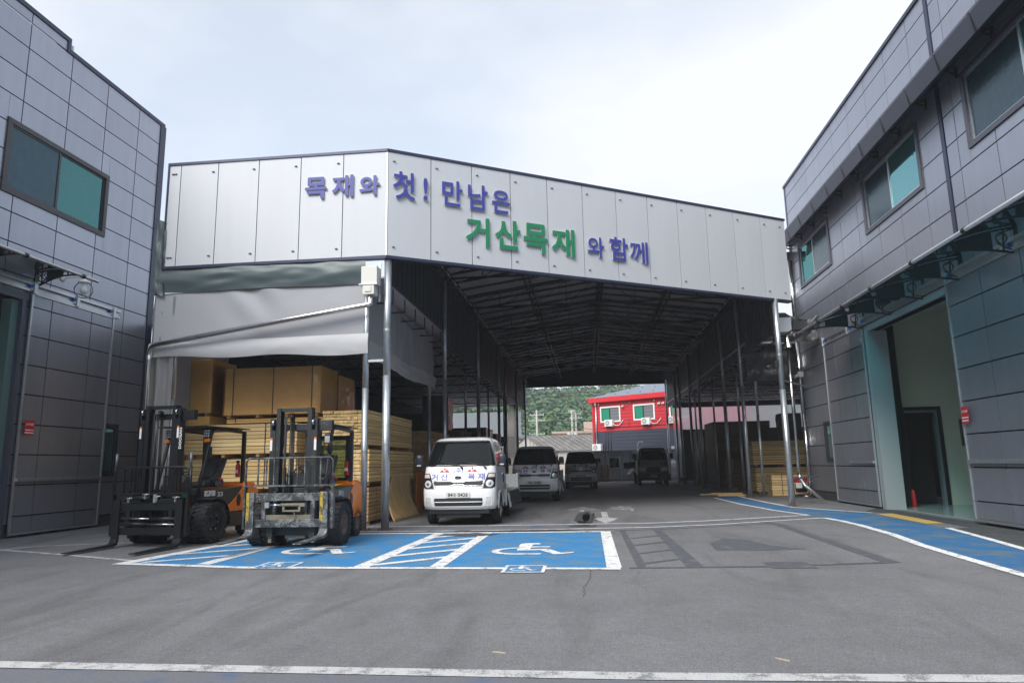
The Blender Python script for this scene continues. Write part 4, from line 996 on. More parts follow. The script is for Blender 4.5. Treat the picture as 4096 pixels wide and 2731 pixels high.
# pale long boards behind the forklifts
stack('lumber_pack', 'lowest pack of pale wide boards behind the black forklift', -10.9, 18.0, 0, 3.15, 1.1, 7, .108, pine, 'X', straps=(-.9, .6), group=GL)
stack('lumber_pack', 'middle pack of pale wide boards behind the forklifts', -10.88, 18.02, .87, 3.13, 1.1, 8, .100, pine, 'X', straps=(-1.0, .7), group=GL)
stack('lumber_pack', 'upper pack of pale wide boards right below the strapped board pallet', -10.9, 18.0, 1.80, 3.16, 1.1, 8, .100, pine, 'X', straps=(-1.0, .7), group=GL)
stack('board_pallet', 'thin strapped layer of boards between the pale boards and the big strapped pallet', -9.85, 18.2, 2.72, 2.72, 1.25, 2, .06, mdf, 'X', 'pallet', straps=(-1.1, .1, 1.2), group=GL, bearers=False)
stack('board_pallet', 'big film-wrapped board pallet with three black straps on top of the pale boards', -9.88, 18.1, 2.85, 2.72, 1.25, 26, .049, mdf, 'X', 'pallet', straps=(-1.12, .02, 1.12), gap=.0012, jit=.002, wrap=True, group=GL)
stack('board_pallet', 'second wrapped board pallet right behind the strapped one', -9.8, 19.45, 2.85, 2.68, 1.3, 24, .049, mdf, 'X', 'pallet', gap=.0012, jit=.002, wrap=True, group=GL)
stack('board_pallet', 'tall wrapped board pallet high in the left shed corner', -11.55, 18.3, 2.95, 1.15, 1.3, 30, .05, mdf, 'X', 'pallet', gap=.0012, jit=.002, wrap=True, group=GL)
stack('board_pallet', 'brown board pallet below the corner pallet, half hidden by the forklift mast', -11.5, 18.3, 1.5, 1.1, 1.3, 26, .052, mdf, 'X', 'pallet', gap=.0012, jit=.002, group=GL)
stack('board_pallet', 'lowest brown board pallet beside the black forklift mast', -11.5, 18.3, 0, 1.1, 1.3, 26, .052, brown, 'X', 'pallet', gap=.0012, jit=.002, group=GL)
# strips by the twin posts
stack('strip_pack', 'top pack of narrow strips behind the twin front posts', -6.98, 17.85, 1.96, 1.24, 4.6, 11, .083, pine_s, 'Y', 'lumber stack', ends=13, group=GL, jit=.03)
stack('strip_pack', 'second pack of narrow strips under the top strip pack', -6.95, 17.9, 1.0, 1.24, 4.65, 9, .094, pine_s, 'Y', 'lumber stack', ends=10, group=GL, jit=.02)
stack('strip_pack', 'bottom pack of brown strips on the ground behind the twin posts', -6.95, 17.85, 0, 1.26, 4.4, 9, .096, pine_d, 'Y', 'lumber stack', ends=10, group=GL, jit=.02, straps=(-1.6, -.6, .7))
# leaning plywood and orange board
def leanply(s, t):
    y0, y1 = 18.72, 21.25; y = y0+(y1-y0)*s-.35*(1-s)*0+(.75-.25*s)*t*.6
    x = -5.26+.12*s - (.40*t+.16*sin(pi*t)*(-1))
    return (x-.02*sin(pi*s), y+.1*t, 1.30*t+.005)
m = MB()
def LP(s, t):
    yb = 18.7+2.55*s; yt = 20.1+1.55*s
    y = yb+(yt-yb)*t**1.4; x = -5.24+.10*s-.42*t+.13*sin(pi*t)*(-1)
    return (x, y, .005+1.27*t)
m.grid(LP, 14, 14); o = m.build('plywood_sheet', ply, None, solid=.012, fix=False); tag(o, 'bowed plywood sheet leaning against the strip packs behind the right front post', 'plywood')
m = MB(); m.box((-.03, 0, 0), (.03, 1.15, 1.30)); m.box((.03, .1, 1.1), (.034, .2, 1.16)); m.box((.03, .7, 1.1), (.034, .85, 1.16)); m.box((.03, .15, .25), (.034, .3, .31))
o = m.build('orange_board', mat('orange_cardboard', (.52, .16, .03), .6, 0, .05, 3)); o.location = (-5.72, 22.85, 0); o.rotation_euler = (0, .05, .04); tag(o, 'upright orange board standing beside the leaning plywood', 'board')
m = MB(); m.box((-.05, -.3, 0), (.03, .3, .2)); 
# more packs deeper in
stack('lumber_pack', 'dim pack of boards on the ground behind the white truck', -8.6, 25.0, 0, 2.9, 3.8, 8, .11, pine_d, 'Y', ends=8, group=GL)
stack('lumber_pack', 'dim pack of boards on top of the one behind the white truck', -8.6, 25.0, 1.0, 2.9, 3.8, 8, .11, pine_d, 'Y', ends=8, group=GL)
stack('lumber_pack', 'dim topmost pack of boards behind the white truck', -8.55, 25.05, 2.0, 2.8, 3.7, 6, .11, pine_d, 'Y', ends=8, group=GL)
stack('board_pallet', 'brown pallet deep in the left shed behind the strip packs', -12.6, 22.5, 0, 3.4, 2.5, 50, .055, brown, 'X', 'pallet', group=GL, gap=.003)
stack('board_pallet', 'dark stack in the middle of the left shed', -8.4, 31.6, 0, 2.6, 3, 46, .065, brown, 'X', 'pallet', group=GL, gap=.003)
blackfilm = tarp_mat('black_film', (.022, .022, .026), .25)
def wrapped(name, label, x0, y0, z0, w, d, h, m_, group):
    m = MB()
    def G(s, v):
        p = (s*4); i = min(3, int(p)); f = p-i; c = [(-w/2, -d/2), (w/2, -d/2), (w/2, d/2), (-w/2, d/2), (-w/2, -d/2)]
        q = (c[i][0]+(c[i+1][0]-c[i][0])*f, c[i][1]+(c[i+1][1]-c[i][1])*f); k = 1+.05*noise.noise((s*14, v*5, x0)); return (q[0]*k, q[1]*k, h*v)
    m.grid(G, 60, 20); m.box((-w/2+.02, -d/2+.02, h-.04), (w/2-.02, d/2-.02, h)); o = m.build(name, m_); o.location = (x0+w/2, y0+d/2, z0); tag(o, label, 'wrapped load', group); return o
GW = 'black-wrapped loads in the left shed'
wrapped('wrapped_load', 'black-wrapped load hanging dark above the white truck roof', -7.6, 31.7, 3.0, 1.2, 1.2, 1.7, blackfilm, GW)
wrapped('wrapped_load', 'long low black-wrapped load behind the first inner posts', -8.4, 38.8, 0, 2.7, 3, 3.55, blackfilm, GW)
wrapped('wrapped_load', 'black-wrapped load nearest the far curtain of the left shed', -7.6, 43.5, 0, 1.9, 2.6, 3.4, blackfilm, GW)
# right shed
GR = 'timber packs in the right shed'
stack('lumber_pack', 'lower pack of wide boards behind the right front post', 7.3, 32.2, 0, 3.9, 1.15, 10, .105, pine, 'X', group=GR, gap=.02)
stack('lumber_pack', 'upper pack of wide boards behind the right front post', 7.25, 32.25, 1.16, 3.9, 1.15, 10, .105, pine, 'X', group=GR, gap=.02)
stack('lumber_pack', 'small bright pack of boards in front of the tall ones at the right', 7.45, 30.15, 0, 2.6, .9, 8, .105, pine, 'X', group=GR, bearers=False, straps=(-.9,))
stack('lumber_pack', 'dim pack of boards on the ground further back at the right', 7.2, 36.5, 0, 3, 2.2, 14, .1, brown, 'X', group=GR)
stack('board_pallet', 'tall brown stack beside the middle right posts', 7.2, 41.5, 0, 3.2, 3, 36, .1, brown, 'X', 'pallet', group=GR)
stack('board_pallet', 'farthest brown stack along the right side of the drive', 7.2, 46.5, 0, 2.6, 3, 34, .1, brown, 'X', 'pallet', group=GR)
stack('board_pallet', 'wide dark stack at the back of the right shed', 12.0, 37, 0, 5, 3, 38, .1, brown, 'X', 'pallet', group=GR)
o = wrapped('wrapped_load', 'slumped dark bag on top of the tall boards in the right shed', 8.6, 32.4, 2.34, .9, .8, 1.15, mat('dark_sack', (.045, .035, .03), .8), None)
for i, (x, y, l, a, z, lab) in enumerate(((4.75, 31.6, 1.5, -.1, .004, 'longest'), (5.1, 31.0, 1.3, -.15, .06, 'upper'), (5.3, 30.5, 1.1, -.08, .004, 'nearest'))):
    m = MB(); m.box((0, -.12, 0), (l, .12, .05)); o = m.build('loose_plank', pine_s); o.location = (x, y, z); o.rotation_euler = (0, 0, a)
    tag(o, lab+' of the three loose planks on the asphalt beside the right posts', 'plank', 'loose planks by the right posts')
# small engine-driven pump behind the pipes
t = thing('motor_pump', 'small red and black engine pump behind the right drain pipes', 'pump', (8.25, 28.9, 0))
m = MB(); m.box((-.35, -.25, .05), (.35, .25, .10)); m.tube([(-.36, -.26, .05), (-.36, -.26, .75), (.36, -.26, .75), (.36, -.26, .05)], .02, 6); m.tube([(-.36, .26, .05), (-.36, .26, .75), (.36, .26, .75), (.36, .26, .05)], .02, 6); m.build('frame', M_['black'], t)
m = MB(); m.cyl((-.2, 0, .35), (.15, 0, .35), .18, 14); m.cyl((.15, 0, .35), (.3, 0, .35), .12, 12); m.build('engine', M_['black'], t)
m = MB(); m.box((-.25, -.18, .56), (.25, .18, .78)); m.build('fuel_tank', M_['red'], t, bevel=.03)
m = MB(); m.box((-.28, -.262, .35), (-.05, -.25, .55)); m.build('control_panel', M_['white'], t)
# ================================================================== forklifts   (local: forks point to -Y, origin under the front axle)
orange = mat('forklift_orange', (.95, .22, .01), .32, 0, .04, 3, coat=.4)
fgrey = mat('forklift_charcoal', (.032, .036, .044), .38, 0, .08, 5)
fbrown = mat('forklift_brown', (.045, .035, .028), .5, 0, .1, 4)
fblack = mat('forklift_black', (.012, .014, .016), .42, .2, .15, 6)
worn = wear_mat('worn_carriage', (.05, .056, .06), (.22, .235, .24), .58, 5, .5, .3)
wornd = wear_mat('worn_mast', (.030, .034, .036), (.11, .105, .09), .80, 5, .5, .3)
dust = mat('dusty_metal', (.20, .18, .13), .85, 0, .25, 5)
wyel = wear_mat('worn_yellow', (.48, .33, .02), (.05, .052, .05), .60, 9, .6)
shiny = mat('polished_steel', (.6, .6, .6), .22, .95)
amber = mat('amber_lens', (.75, .22, .02), .25)
lens = mat('lamp_lens', (.75, .77, .78), .12, .3)
seatm = mat('seat_vinyl', (.022, .025, .032), .5, bump=.15, bscale=30)
def tyre(parent, x, y, r, w, rr, rimm, side=1, lugs=22, name='wheel'):
    """x,y = centre of the tyre; side = outward direction"""
    t = bpy.data.objects.new(name, None)
    m = MB(); c = w/2; s = .035
    m.lathe([(rr, -c*.8), (rr+.02, -c), (r-s*1.6, -c), (r-s*.4, -c*.86), (r-.012, -c*.6), (r-.012, c*.6), (r-s*.4, c*.86), (r-s*1.6, c), (rr+.02, c), (rr, c*.8)], (0, 0, 0), 'X', 36)
    for k in range(lugs):
        a = 2*pi*k/lugs
        for sd in (-1, 1):
            aa = a+(pi/lugs if sd > 0 else 0); q = []
            R_ = Matrix.Rotation(aa, 4, 'X')
            m.box((sd*.02 if sd > 0 else -c*1.0, -.030*r/.4, r-.055), (c*1.0 if sd > 0 else -.02, .030*r/.4, r+.004), 0, R_)
    w_ = m.build(name, M_['rubber'], parent); w_.location = (x, y, r)
    m = MB(); o = side*c
    m.lathe([(rr+.012, o*.86), (rr*.93, o*.9), (rr*.86, o*.55), (rr*.55, o*.45), (rr*.5, o*.62), (rr*.28, o*.66), (0, o*.66)], (0, 0, 0), 'X', 24)
    for k in range(6):
        a = 2*pi*k/6; m.cyl((o*.48, rr*.68*cos(a), rr*.68*sin(a)), (o*.66, rr*.68*cos(a), rr*.68*sin(a)), rr*.07, 6, mi=1)
    m.build('rim', [rimm, shiny], w_); return w_

def forklift(name, label, loc, rz, used, num, lift, mast_in, group):
    T = thing(name, label, 'forklift', loc, rz, group)
    C_ = worn if used else fblack; MS = wornd if used else fblack; FK = worn if used else fblack
    R = .41
    for s in (-1, 1):
        tyre(T, s*.77, 0, R, .27, .22, MATS['rusty_plate'] if used else fblack, s); tyre(T, s*.48, 0, R, .26, .22, fblack, s)
        tyre(T, s*.50, 1.72, .30, .20, .16, MATS['rusty_plate'] if used else fblack, s, 18)
    # chassis and side plates
    m = MB(); m.box((-.50, .0, .26), (.50, 1.5, .62)); m.box((-.5, -.28, .30), (.5, .3, .52)); m.build('chassis', fbrown, T, bevel=.02)
    hood = [(.42, .60), (.42, .98), (.52, 1.04), (1.30, 1.08), (1.42, 1.06), (1.42, .60)]
    m = MB(); m.prism(hood, -.50, .50, 'YZ'); m.build('hood', fgrey, T, bevel=.02)
    arc = [(.40+1.0*k/10, .60+.50*(k/10)**1.9) for k in range(11)]          # orange boundary rising to the rear
    for s in (-1, 1):
        a, b = (.505, .60) if s > 0 else (-.60, -.505)
        m = MB(); m.prism([(.36, .96)]+[(.36, .60)]+[(y, z) for y, z in arc]+[(1.36, 1.10), (.55, 1.06), (.42, 1.03)], a, b, 'YZ'); m.build('side_cover', fgrey, T, bevel=.012)
        m = MB(); m.prism([(.41, .30+.27), (1.42, .57), (1.42, 1.09)]+[(y, z-.006) for y, z in reversed(arc[1:])], a-.004*s*0, b+.006*s if s > 0 else b, 'YZ'); m.build('side_arc', orange, T, bevel=.01)
        m = MB(); m.prism([(.48, .25), (1.40, .25), (1.42, .56), (.42, .56)], a, b, 'YZ'); m.build('lower_skirt', fbrown, T, bevel=.01)
        m = MB(); q = (.612 if s > 0 else -.612)
        m.prism([(1.22+.07*cos(t), .80+.13*sin(t)) for t in [2*pi*k/16 for k in range(16)]], q-.01, q+.01, 'YZ'); m.build('hand_hole', M_['black'], T)
        # fender over the front wheels
        m = MB(); R1, R2_ = R+.085, R+.06; A = [radians(108-118*k/16) for k in range(17)]
        o1 = [(R1*cos(t), R+R1*sin(t)) for t in A]; o2 = [(R2_*cos(t), R+R2_*sin(t)) for t in A]
        for k in range(16):
            q4 = [o1[k], o1[k+1], o2[k+1], o2[k]]
            m.add([(s*.50, y, z) for y, z in q4]+[(s*.91, y, z) for y, z in q4], [(0,3,2,1),(4,5,6,7),(0,1,5,4),(1,2,6,5),(2,3,7,6),(3,0,4,7)])
        m.build('fender', fblack, T)
    # counterweight
    cw = [(1.42, .42), (1.42, 1.12), (1.50, 1.20), (1.86, 1.19), (2.02, 1.05), (2.06, .60), (1.98, .42)]
    m = MB()
    secs = [(-.60, .08), (-.56, 0), (.56, 0), (.60, .08)]
    pr = []
    for x, ins in secs: pr.append([(x, y-(ins if y > 1.8 else 0), z-(ins*.6 if z > 1.1 else 0)) for y, z in cw])
    n = len(cw)
    for k in range(3):
        for i in range(n):
            j = (i+1) % n; m.add([pr[k][i], pr[k+1][i], pr[k+1][j], pr[k][j]], [(0, 1, 2, 3)])
    m.add(pr[0], [range(n)]); m.add(pr[-1], [range(n)])
    m.build('counterweight', orange, T, bevel=.02)
    # floor, dash, seat
    m = MB(); m.box((-.50, -.32, .60), (.50, .45, .72)); m.box((-.48, -.34, .72), (.48, -.20, 1.02)); m.box((.50, -.06, .74), (.60, .40, 1.06)); m.box((-.60, -.06, .74), (-.50, .40, 1.06)); m.build('floor_plate', fgrey if used else fblack, T, bevel=.015)
    m = MB(); m.prism([(-.30, .95), (-.34, 1.15), (-.12, 1.36), (.02, 1.32), (-.05, 1.1), (-.10, .95)], -.20, .26, 'YZ'); m.build('dash_cowl', fgrey, T, bevel=.03)
    m = MB(); cc = Vector((.0, .08, 1.42)); ax = Vector((0, -.5, .86)).normalized(); a = Vector((1, 0, 0)); b = ax.cross(a)
    m.tube([cc+(a*cos(t)+b*sin(t))*.175 for t in [2*pi*k/24 for k in range(25)]], .015, 8)
    for t in (.5, 2.6, 4.7): m.cyl(cc, cc+(a*cos(t)+b*sin(t))*.17, .011, 6)
    m.cyl(cc, cc-ax*.22, .022, 8); m.build('steering_wheel', M_['black'], T)
    m = MB()
    for k in range(3): m.tube([(-.34+.07*k, -.08, .98), (-.34+.07*k, -.06, 1.2), (-.35+.07*k, -.02, 1.32)], .010, 6); m.lathe([(0, -.03), (.02, -.02), (.022, .02), (0, .04)], (-.35+.07*k, -.02, 1.34), 'Z', 8)
    m.build('control_levers', M_['black'], T)
    def cush(w, y0, y1, z0, z1, rec):
        m = MB()
        def G(s_, t_):
            a = 2*pi*s_; return (0, 0, 0)
        return m
    m = MB()
    m.prism([(.48, 1.10), (.46, 1.16), (.50, 1.22), (.95, 1.23), (1.0, 1.17), (.98, 1.10)], -.25, .25, 'YZ'); m.build('seat', seatm, T, bevel=.035)
    m = MB(); m.prism([(.88, 1.20), (.92, 1.22), (1.08, 1.66), (1.10, 1.74), (1.16, 1.74), (1.18, 1.66), (1.06, 1.18)], -.24, .24, 'YZ'); m.prism([(.90, 1.30), (.90, 1.36), (1.0, 1.62), (1.04, 1.60)], -.14, .14, 'YZ'); m.build('backrest', seatm, T, bevel=.04)
    m = MB(); m.beam((.30, .62, 1.24), (.32, .95, 1.42), .06, .07); m.beam((.31, .95, 1.40), (.31, 1.12, 1.72), .05, .07); m.build('armrest', seatm, T, bevel=.015)
    m = MB(); m.box((.24, .86, 1.12), (.36, 1.0, 1.28)); m.box((-.36, .86, 1.12), (-.26, 1.0, 1.2)); m.build('belt_buckle', mat('buckle_grey', (.12, .13, .15), .5), T, bevel=.02)
    m = MB(); m.tube([(.22, .80, 1.24), (.30, .82, 1.32), (.37, .90, 1.26), (.38, .95, 1.2)], .022, 6); m.build('seat_belt', M_['red'], T)
    # overhead guard
    g_ = MB(); zr = 2.28 if used else 2.34
    for s in (-1, 1):
        g_.tube([(s*.50, -.10, .92), (s*.50, .04, 1.4), (s*.50, .20, 1.95), (s*.50, .28, zr-.12), (s*.49, .36, zr-.02), (s*.49, .55, zr)], .035, 10)
        g_.beam((s*.50, 1.50, 1.10), (s*.50, 1.50, zr-.02), .07, .08)
        g_.beam((s*.49, .45, zr), (s*.49, 1.55, zr-.04), .06, .05)
    for k in range(9): g_.beam((-.49, .45+.12*k, zr+.01), (.49, .45+.12*k, zr+.01), .05, .02)
    g_.build('overhead_guard', fblack if not used else fgrey, T)
    m = MB(); m.box((-.60, -.10, zr+.03), (.58, 1.62, zr+.055)); m.build('roof_sheet', fblack if not used else fgrey, T, bevel=.01)
    if used:
        m = MB()
        frame(m, lambda u, v, w: (u, 1.50+w, v), -.46, 1.16, .46, 2.15, .09, -.01, .02); m.build('rear_screen_frame', fblack, T)
        m = MB(); m.box((-.38, 1.495, 1.24), (.38, 1.505, 2.07)); m.build('rear_screen', tint_mat('green_dirty_glass', (.55, .66, .45), .1, .25, (.2, .24, .15)), T)
    # lamps, signals, mirror
    for s in (-1, 1):
        if used and s < 0: continue
        if used:
            m = MB(); m.box((-.07, -.04, -.10), (.07, .05, .16)); hl = m.build('head_lamp', M_['black'], T, bevel=.03); hl.location = (s*.50, .06, 1.98)
            m = MB(); m.box((-.05, -.048, -.02), (.05, -.04, .11)); m.build('lens', lens, hl); m = MB(); m.box((-.04, -.05, -.085), (.04, -.04, -.045)); m.build('signal_lens', amber, hl)
            m = MB(); m.lathe([(0, -.02), (.06, -.015), (.09, 0), (.06, .02), (0, .02)], (0, 0, 0), 'Y', 14); mr_ = m.build('mirror', M_['black'], T); mr_.location = (.56, .02, 1.86); mr_.scale = (.7, 1, 1.5)
        else:
            m = MB(); m.box((-.075, -.02, -.09), (.075, .05, .09)); hl = m.build('work_lamp', M_['black'], T, bevel=.008); hl.location = (s*.46, .18, zr-.10)
            m = MB()
            for i in (-1, 0, 1):
                for j in (-1, 0, 1): m.lathe([(0, -.03), (.02, -.028), (.022, -.02)], (i*.047, 0, j*.053), 'Y', 10)
            m.build('led_lens', lens, hl)
            m = MB(); m.box((-.06, -.03, -.035), (.06, .03, .035)); o = m.build('turn_signal', amber, T, bevel=.01); o.location = (s*.48, .17, zr-.25)
            m = MB(); m.box((-.045, -.012, -.12), (.045, .012, .12)); o = m.build('mirror', M_['black'], T, bevel=.02); o.location = (s*.56, .18, zr-.50) if s > 0 else (-.30, .3, zr-.6)
    m = MB(); m.lathe([(0, 0), (.05, 0), (.052, .02), (.052, .25), (.035, .30), (.018, .33), (0, .33)], (.0, 0, 0), 'Z', 14); fe = m.build('fire_extinguisher', M_['red'], T); fe.location = (.44, 1.40, 1.30)
    m = MB(); m.box((-.02, -.05, .33), (.02, .03, .37)); m.tube([(0, -.03, .34), (.06, -.05, .3), (.06, -.04, .12)], .01, 6); m.build('valve', M_['black'], fe)
    m = MB(); m.box((-.035, -.056, .09), (.035, -.05, .16)); m.build('label_patch', M_['white'], fe)
    # side lettering
    m = MB(); q = .6055
    f = lambda u, v, w: (q+.001, u, v)
    add_text(m, num, (.44, .91, .63, 1.01), f, 0, .03); 
    for k in range(3): m.box((q, .50, .855-.022*k), (q+.002, .60, .868-.022*k), 1)
    m.box((q, .50, .765), (q+.002, .58, .79)); m.build('model_lettering', [M_['white'], mat('letter_dim', (.16, .17, .19), .5)], T)
    if not used:
        m = MB(); m.box((.602, .0, .93), (.604, .37, 1.045), 0); m.add([(.606, .20, .93), (.606, .24, .93), (.606, .24, 1.03)], [(0, 1, 2)], 1)
        for k in range(5): m.box((.605, .07+.014*k, .96+.012*(k % 3)), (.6055, .08+.016*k, .99+.009*k), 2)
        m.build('paper_note', [M_['white'], mat('note_blue', (.04, .22, .6), .5), MATS['letter_dim']], T)
        m = MB(); m.box((.28, -.345, .93), (.44, -.341, 1.0), 0); m.box((.48, -.345, .95), (.52, -.341, 1.0), 1); m.build('dash_stickers', [mat('sticker_green', (.03, .42, .12), .4), M_['white']], T)
    else:
        m = MB(); m.box((q, .66, .88), (q+.002, .76, 1.0)); m.build('serial_sticker', mat('sticker_blue', (.20, .34, .48), .5), T)
        m = MB(); m.box((q-.002, .12, .80), (q+.001, .20, .86)); m.build('data_plate', M_['offwhite'], T)
        m = MB(); m.cyl((.44, .45, 1.10), (.56, .80, 1.13), .02, 8); m.build('torch', mat('torch_yellow', (.7, .5, .02), .4), T)
        m = MB(); m.box((-.42, -.30, 1.02), (-.05, -.05, 1.14)); m.build('green_crate', mat('crate_green', (.12, .25, .04), .6), T)
    # ---------------- mast
    my = -.62
    H0 = 2.40 if used else 2.72                # outer mast top
    for s in (-1, 1):
        m = MB(); x = s*.40
        # outer channel: web + two flanges
        m.box((x-.012+s*.05, my-.08, .22), (x+.012+s*.05, my+.08, H0)); m.box((x-.05, my-.095, .22), (x+.062 if s > 0 else x+.05, my-.075, H0-.22)); m.box((x-.05, my+.075, .22), (x+.05, my+.095, H0))
        m.box((x-.062 if s < 0 else x+.02, my-.095, H0-.22), (x-.02 if s < 0 else x+.062, my-.075, H0))
        o = m.build('outer_mast_rail', MS, T)
        m = MB(); xi = s*.305
        m.box((xi-.012+s*.035, my-.07, .30+lift), (xi+.012+s*.035, my+.07, mast_in)); m.box((xi-.04, my-.085, .30+lift), (xi+.04, my-.062, mast_in)); m.box((xi-.04, my+.062, .30+lift), (xi+.04, my+.085, mast_in))
        m.build('inner_mast_rail', MS, T)
        m = MB(); m.cyl((s*.37, my-.10, H0-.08), (s*.41, my-.10, H0-.08), .055, 14); m.build('mast_roller', shiny, T)
        m = MB(); m.cyl((s*.235, my+.11, .4), (s*.235, my+.11, H0*.62), .035, 10); m.cyl((s*.235, my+.11, H0*.6), (s*.235, my+.11, mast_in-.15), .02, 8, mi=1); m.build('lift_cylinder', [fblack, mat('rod_dark', (.14, .14, .14), .35, .7)], T)
        m = MB(); m.cyl((s*.40, my+.12, .75), (s*.42, -.05, .62), .035, 10); m.cyl((s*.40, my+.12, .80), (s*.42, -.2, .68), .022, 8); m.build('tilt_cylinder', fblack, T)
        m = MB()
        m.box((s*.43-.022, my-.098, H0-.60), (s*.43+.022, my-.0955, H0-.36), 0); m.box((s*.43-.022, my-.0985, H0-.40), (s*.43+.022, my-.096, H0-.36), 1)
        m.build('warning_sticker', [M_['white'], mat('sticker_orange', (.75, .18, .02), .4)], T)
    for a, b in (((-.34, my-.06, mast_in-.07), (.34, my+.02, mast_in)), ((-.44, my+.095, H0-.22), (.44, my+.12, H0-.10)), ((-.44, my+.09, .95), (.44, my+.12, 1.10)), ((-.44, my+.05, .24), (.44, my+.11, .40)), ((.44, my-.02, H0-.24), (.72, my+.10, H0-.04))):
        m = MB(); m.box(a, b); m.build('mast_crossbar', MS, T, bevel=.006)
    for xc in ((-.19,) if True else ()):
        m = MB(); z = .9
        while z < mast_in-.18:
            m.box((xc-.020, my-.03, z), (xc+.020, my-.012, z+.026)); m.box((xc-.012, my-.028, z+.026), (xc+.012, my-.014, z+.044)); z += .044
        m.build('lift_chain', MATS['girder_steel'] if 'girder_steel' in MATS else fblack, T)
    m = MB()
    for k in range(3): m.tube([(-.10+.025*k, my-.02, mast_in-.18), (-.10+.025*k, my-.01, mast_in-.10), (-.10+.025*k, my+.06, mast_in-.12), (-.10+.025*k, my+.07, 1.0)], .011, 6)
    m.tube([(-.09, my-.02, mast_in-.2), (-.09, my-.03, 1.6), (-.10, my-.06, 1.05)], .012, 6)
    m.lathe([(.03, -.02), (.07, -.02), (.07, .02), (.03, .02)], (-.08, my+.02, mast_in-.17), 'X', 16); m.build('hydraulic_hose', M_['black'], T)
    if not used:
        m = MB(); f = lambda u, v, w: (.49+.028+(v)*.06, my-.099, 1.90+u)
        vs_, fs_ = text_geo('DOOSAN', (0, 0, .42, 1), .03)
        m.add([(.445+.05-(v)*.058+.03, my-.0975+.0, 1.90+u) for u, v, w in vs_], fs_); m.build('mast_lettering', M_['white'], T)
    # ---------------- carriage
    cy = my-.20; z0 = .24+lift; z1 = .88+lift; hw = .81
    m = MB()
    m.box((-hw*.92, cy-.04, z1-.17), (hw*.92, cy+.05, z1-.03)); m.box((-hw*.92, cy-.04, z0), (hw*.92, cy+.05, z0+.14))
    for s in (-1, 1): m.box((s*.47-.04, cy-.035, z0+.14), (s*.47+.04, cy+.04, z1-.17)); m.box((s*.30-.03, cy+.05, z0), (s*.30+.03, cy+.13, z1))
    m.build('carriage', C_, T, bevel=.006)
    m = MB()
    if used:
        m.box((-.44, cy-.01, z0+.14), (.44, cy+.03, z0+.22)); m.build('carriage_tray', dust, T)
        m = MB(); m.cyl((-.36, cy-.06, z1-.24), (-.12, cy-.06, z1-.24), .018, 8); m.cyl((-.12, cy-.06, z1-.24), (.28, cy-.06, z1-.24), .03, 10, mi=1); m.box((-.42, cy-.09, z1-.29), (-.34, cy-.03, z1-.19), 2); m.box((.24, cy-.09, z1-.27), (.34, cy-.03, z1-.21), 1)
        m.box((-.08, cy-.09, z1-.34), (-.04, cy-.06, z1-.27), 1); m.box((.22, cy-.09, z1-.34), (.26, cy-.06, z1-.27), 1); m.box((-.08, cy-.09, z1-.36), (.26, cy-.07, z1-.33), 1)
        m.build('shift_cylinder', [shiny, dust, M_['alu']], T)
        m = MB(); m.tube([(.02, cy-.05, z1-.34), (.14, cy-.06, z1-.38), (.14, cy-.05, z1-.52), (.0, cy-.05, z1-.58), (-.08, cy-.04, z1-.5)], .010, 6); m.build('hose_loop', dust, T)
        for a, b in (((-.44, my-.05, .12), (-.38, my+.0, .5)), ((.38, my-.05, .12), (.44, my+.0, .5)), ((-.18, my+.1, .18), (.2, my+.2, .5))): m = MB(); m.box(a, b); m.build('mast_foot', dust, T)
    else:
        m.cyl((-.60, cy-.05, z1-.32), (.10, cy-.05, z1-.33), .018, 8, mi=0); m.cyl((.05, cy-.05, z1-.33), (.62, cy-.05, z1-.33), .036, 10, mi=1)
        m.cyl((-.62, cy-.05, z1-.43), (-.05, cy-.05, z1-.43), .036, 10, mi=1); m.cyl((-.05, cy-.05, z1-.43), (.62, cy-.05, z1-.44), .018, 8, mi=0)
        m.build('positioner_cylinder', [shiny, fblack], T)
        m = MB(); m.cyl((-.40, cy-.03, z1+.07), (.02, cy-.03, z1+.07), .04, 10, mi=1)
        for (a, b, c) in ((-.45, .03, .13), (.18, .06, .04), (.60, .04, .10), (-.08, .10, .03)):
            m.cyl((a-.07, cy-.06, z1+b+.04), (a+.08, cy-.06, z1+b+.04), .014, 6, mi=0); m.box((a-.02, cy-.075, z1+b-.05), (a+.02, cy-.05, z1+b+.05), 0); m.cyl((a, cy-.08, z1+b), (a+.05, cy-.08, z1+b+.05), .012, 6, mi=0)
        m.tube([(-.55, cy-.05, z1+.02), (-.1, cy-.05, z1-.02), (.2, cy-.05, z1+.12), (.3, cy-.05, z1+.03), (.65, cy-.05, z1+.05)], .010, 6, 1)
        m.box((-.03+.16, cy-.10, z1-.02), (.03+.16, cy-.06, z1+.14), 0)
        m.build('valve_block', [M_['alu'], fblack], T)
        m = MB(); m.box((-hw*.6, cy-.05, z1-.03), (-.2, cy+.1, z1+.03)); m.box((.15, cy-.05, z1-.03), (hw*.8, cy+.1, z1+.03)); m.build('valve_tray', fblack, T)
    # side plates of the load backrest
    bw = .835; bt = z1+.66 if not used else z1+.33+.10; bb = z1+.16 if not used else z1+.0
    if used: bt = 1.66; bb = 1.16
    m = MB(); r = .016
    m.tube([(-bw, cy-.02, bb-.02), (-bw, cy-.02, bt-.06), (-bw+.05, cy-.02, bt), (bw-.05, cy-.02, bt), (bw, cy-.02, bt-.06), (bw, cy-.02, bb-.02)], r*1.2, 8)
    m.box((-bw, cy-.035, bb-.02), (bw, cy-.005, bb+.01))
    xs = [-.62, -.47, -.31, .0+.02, .16, .31, .47, .62] if not used else [-.60, -.44, -.29, .0, .16, .30, .60]
    for x in xs: m.box((x-.011, cy-.035, bb), (x+.011, cy-.008, bt))
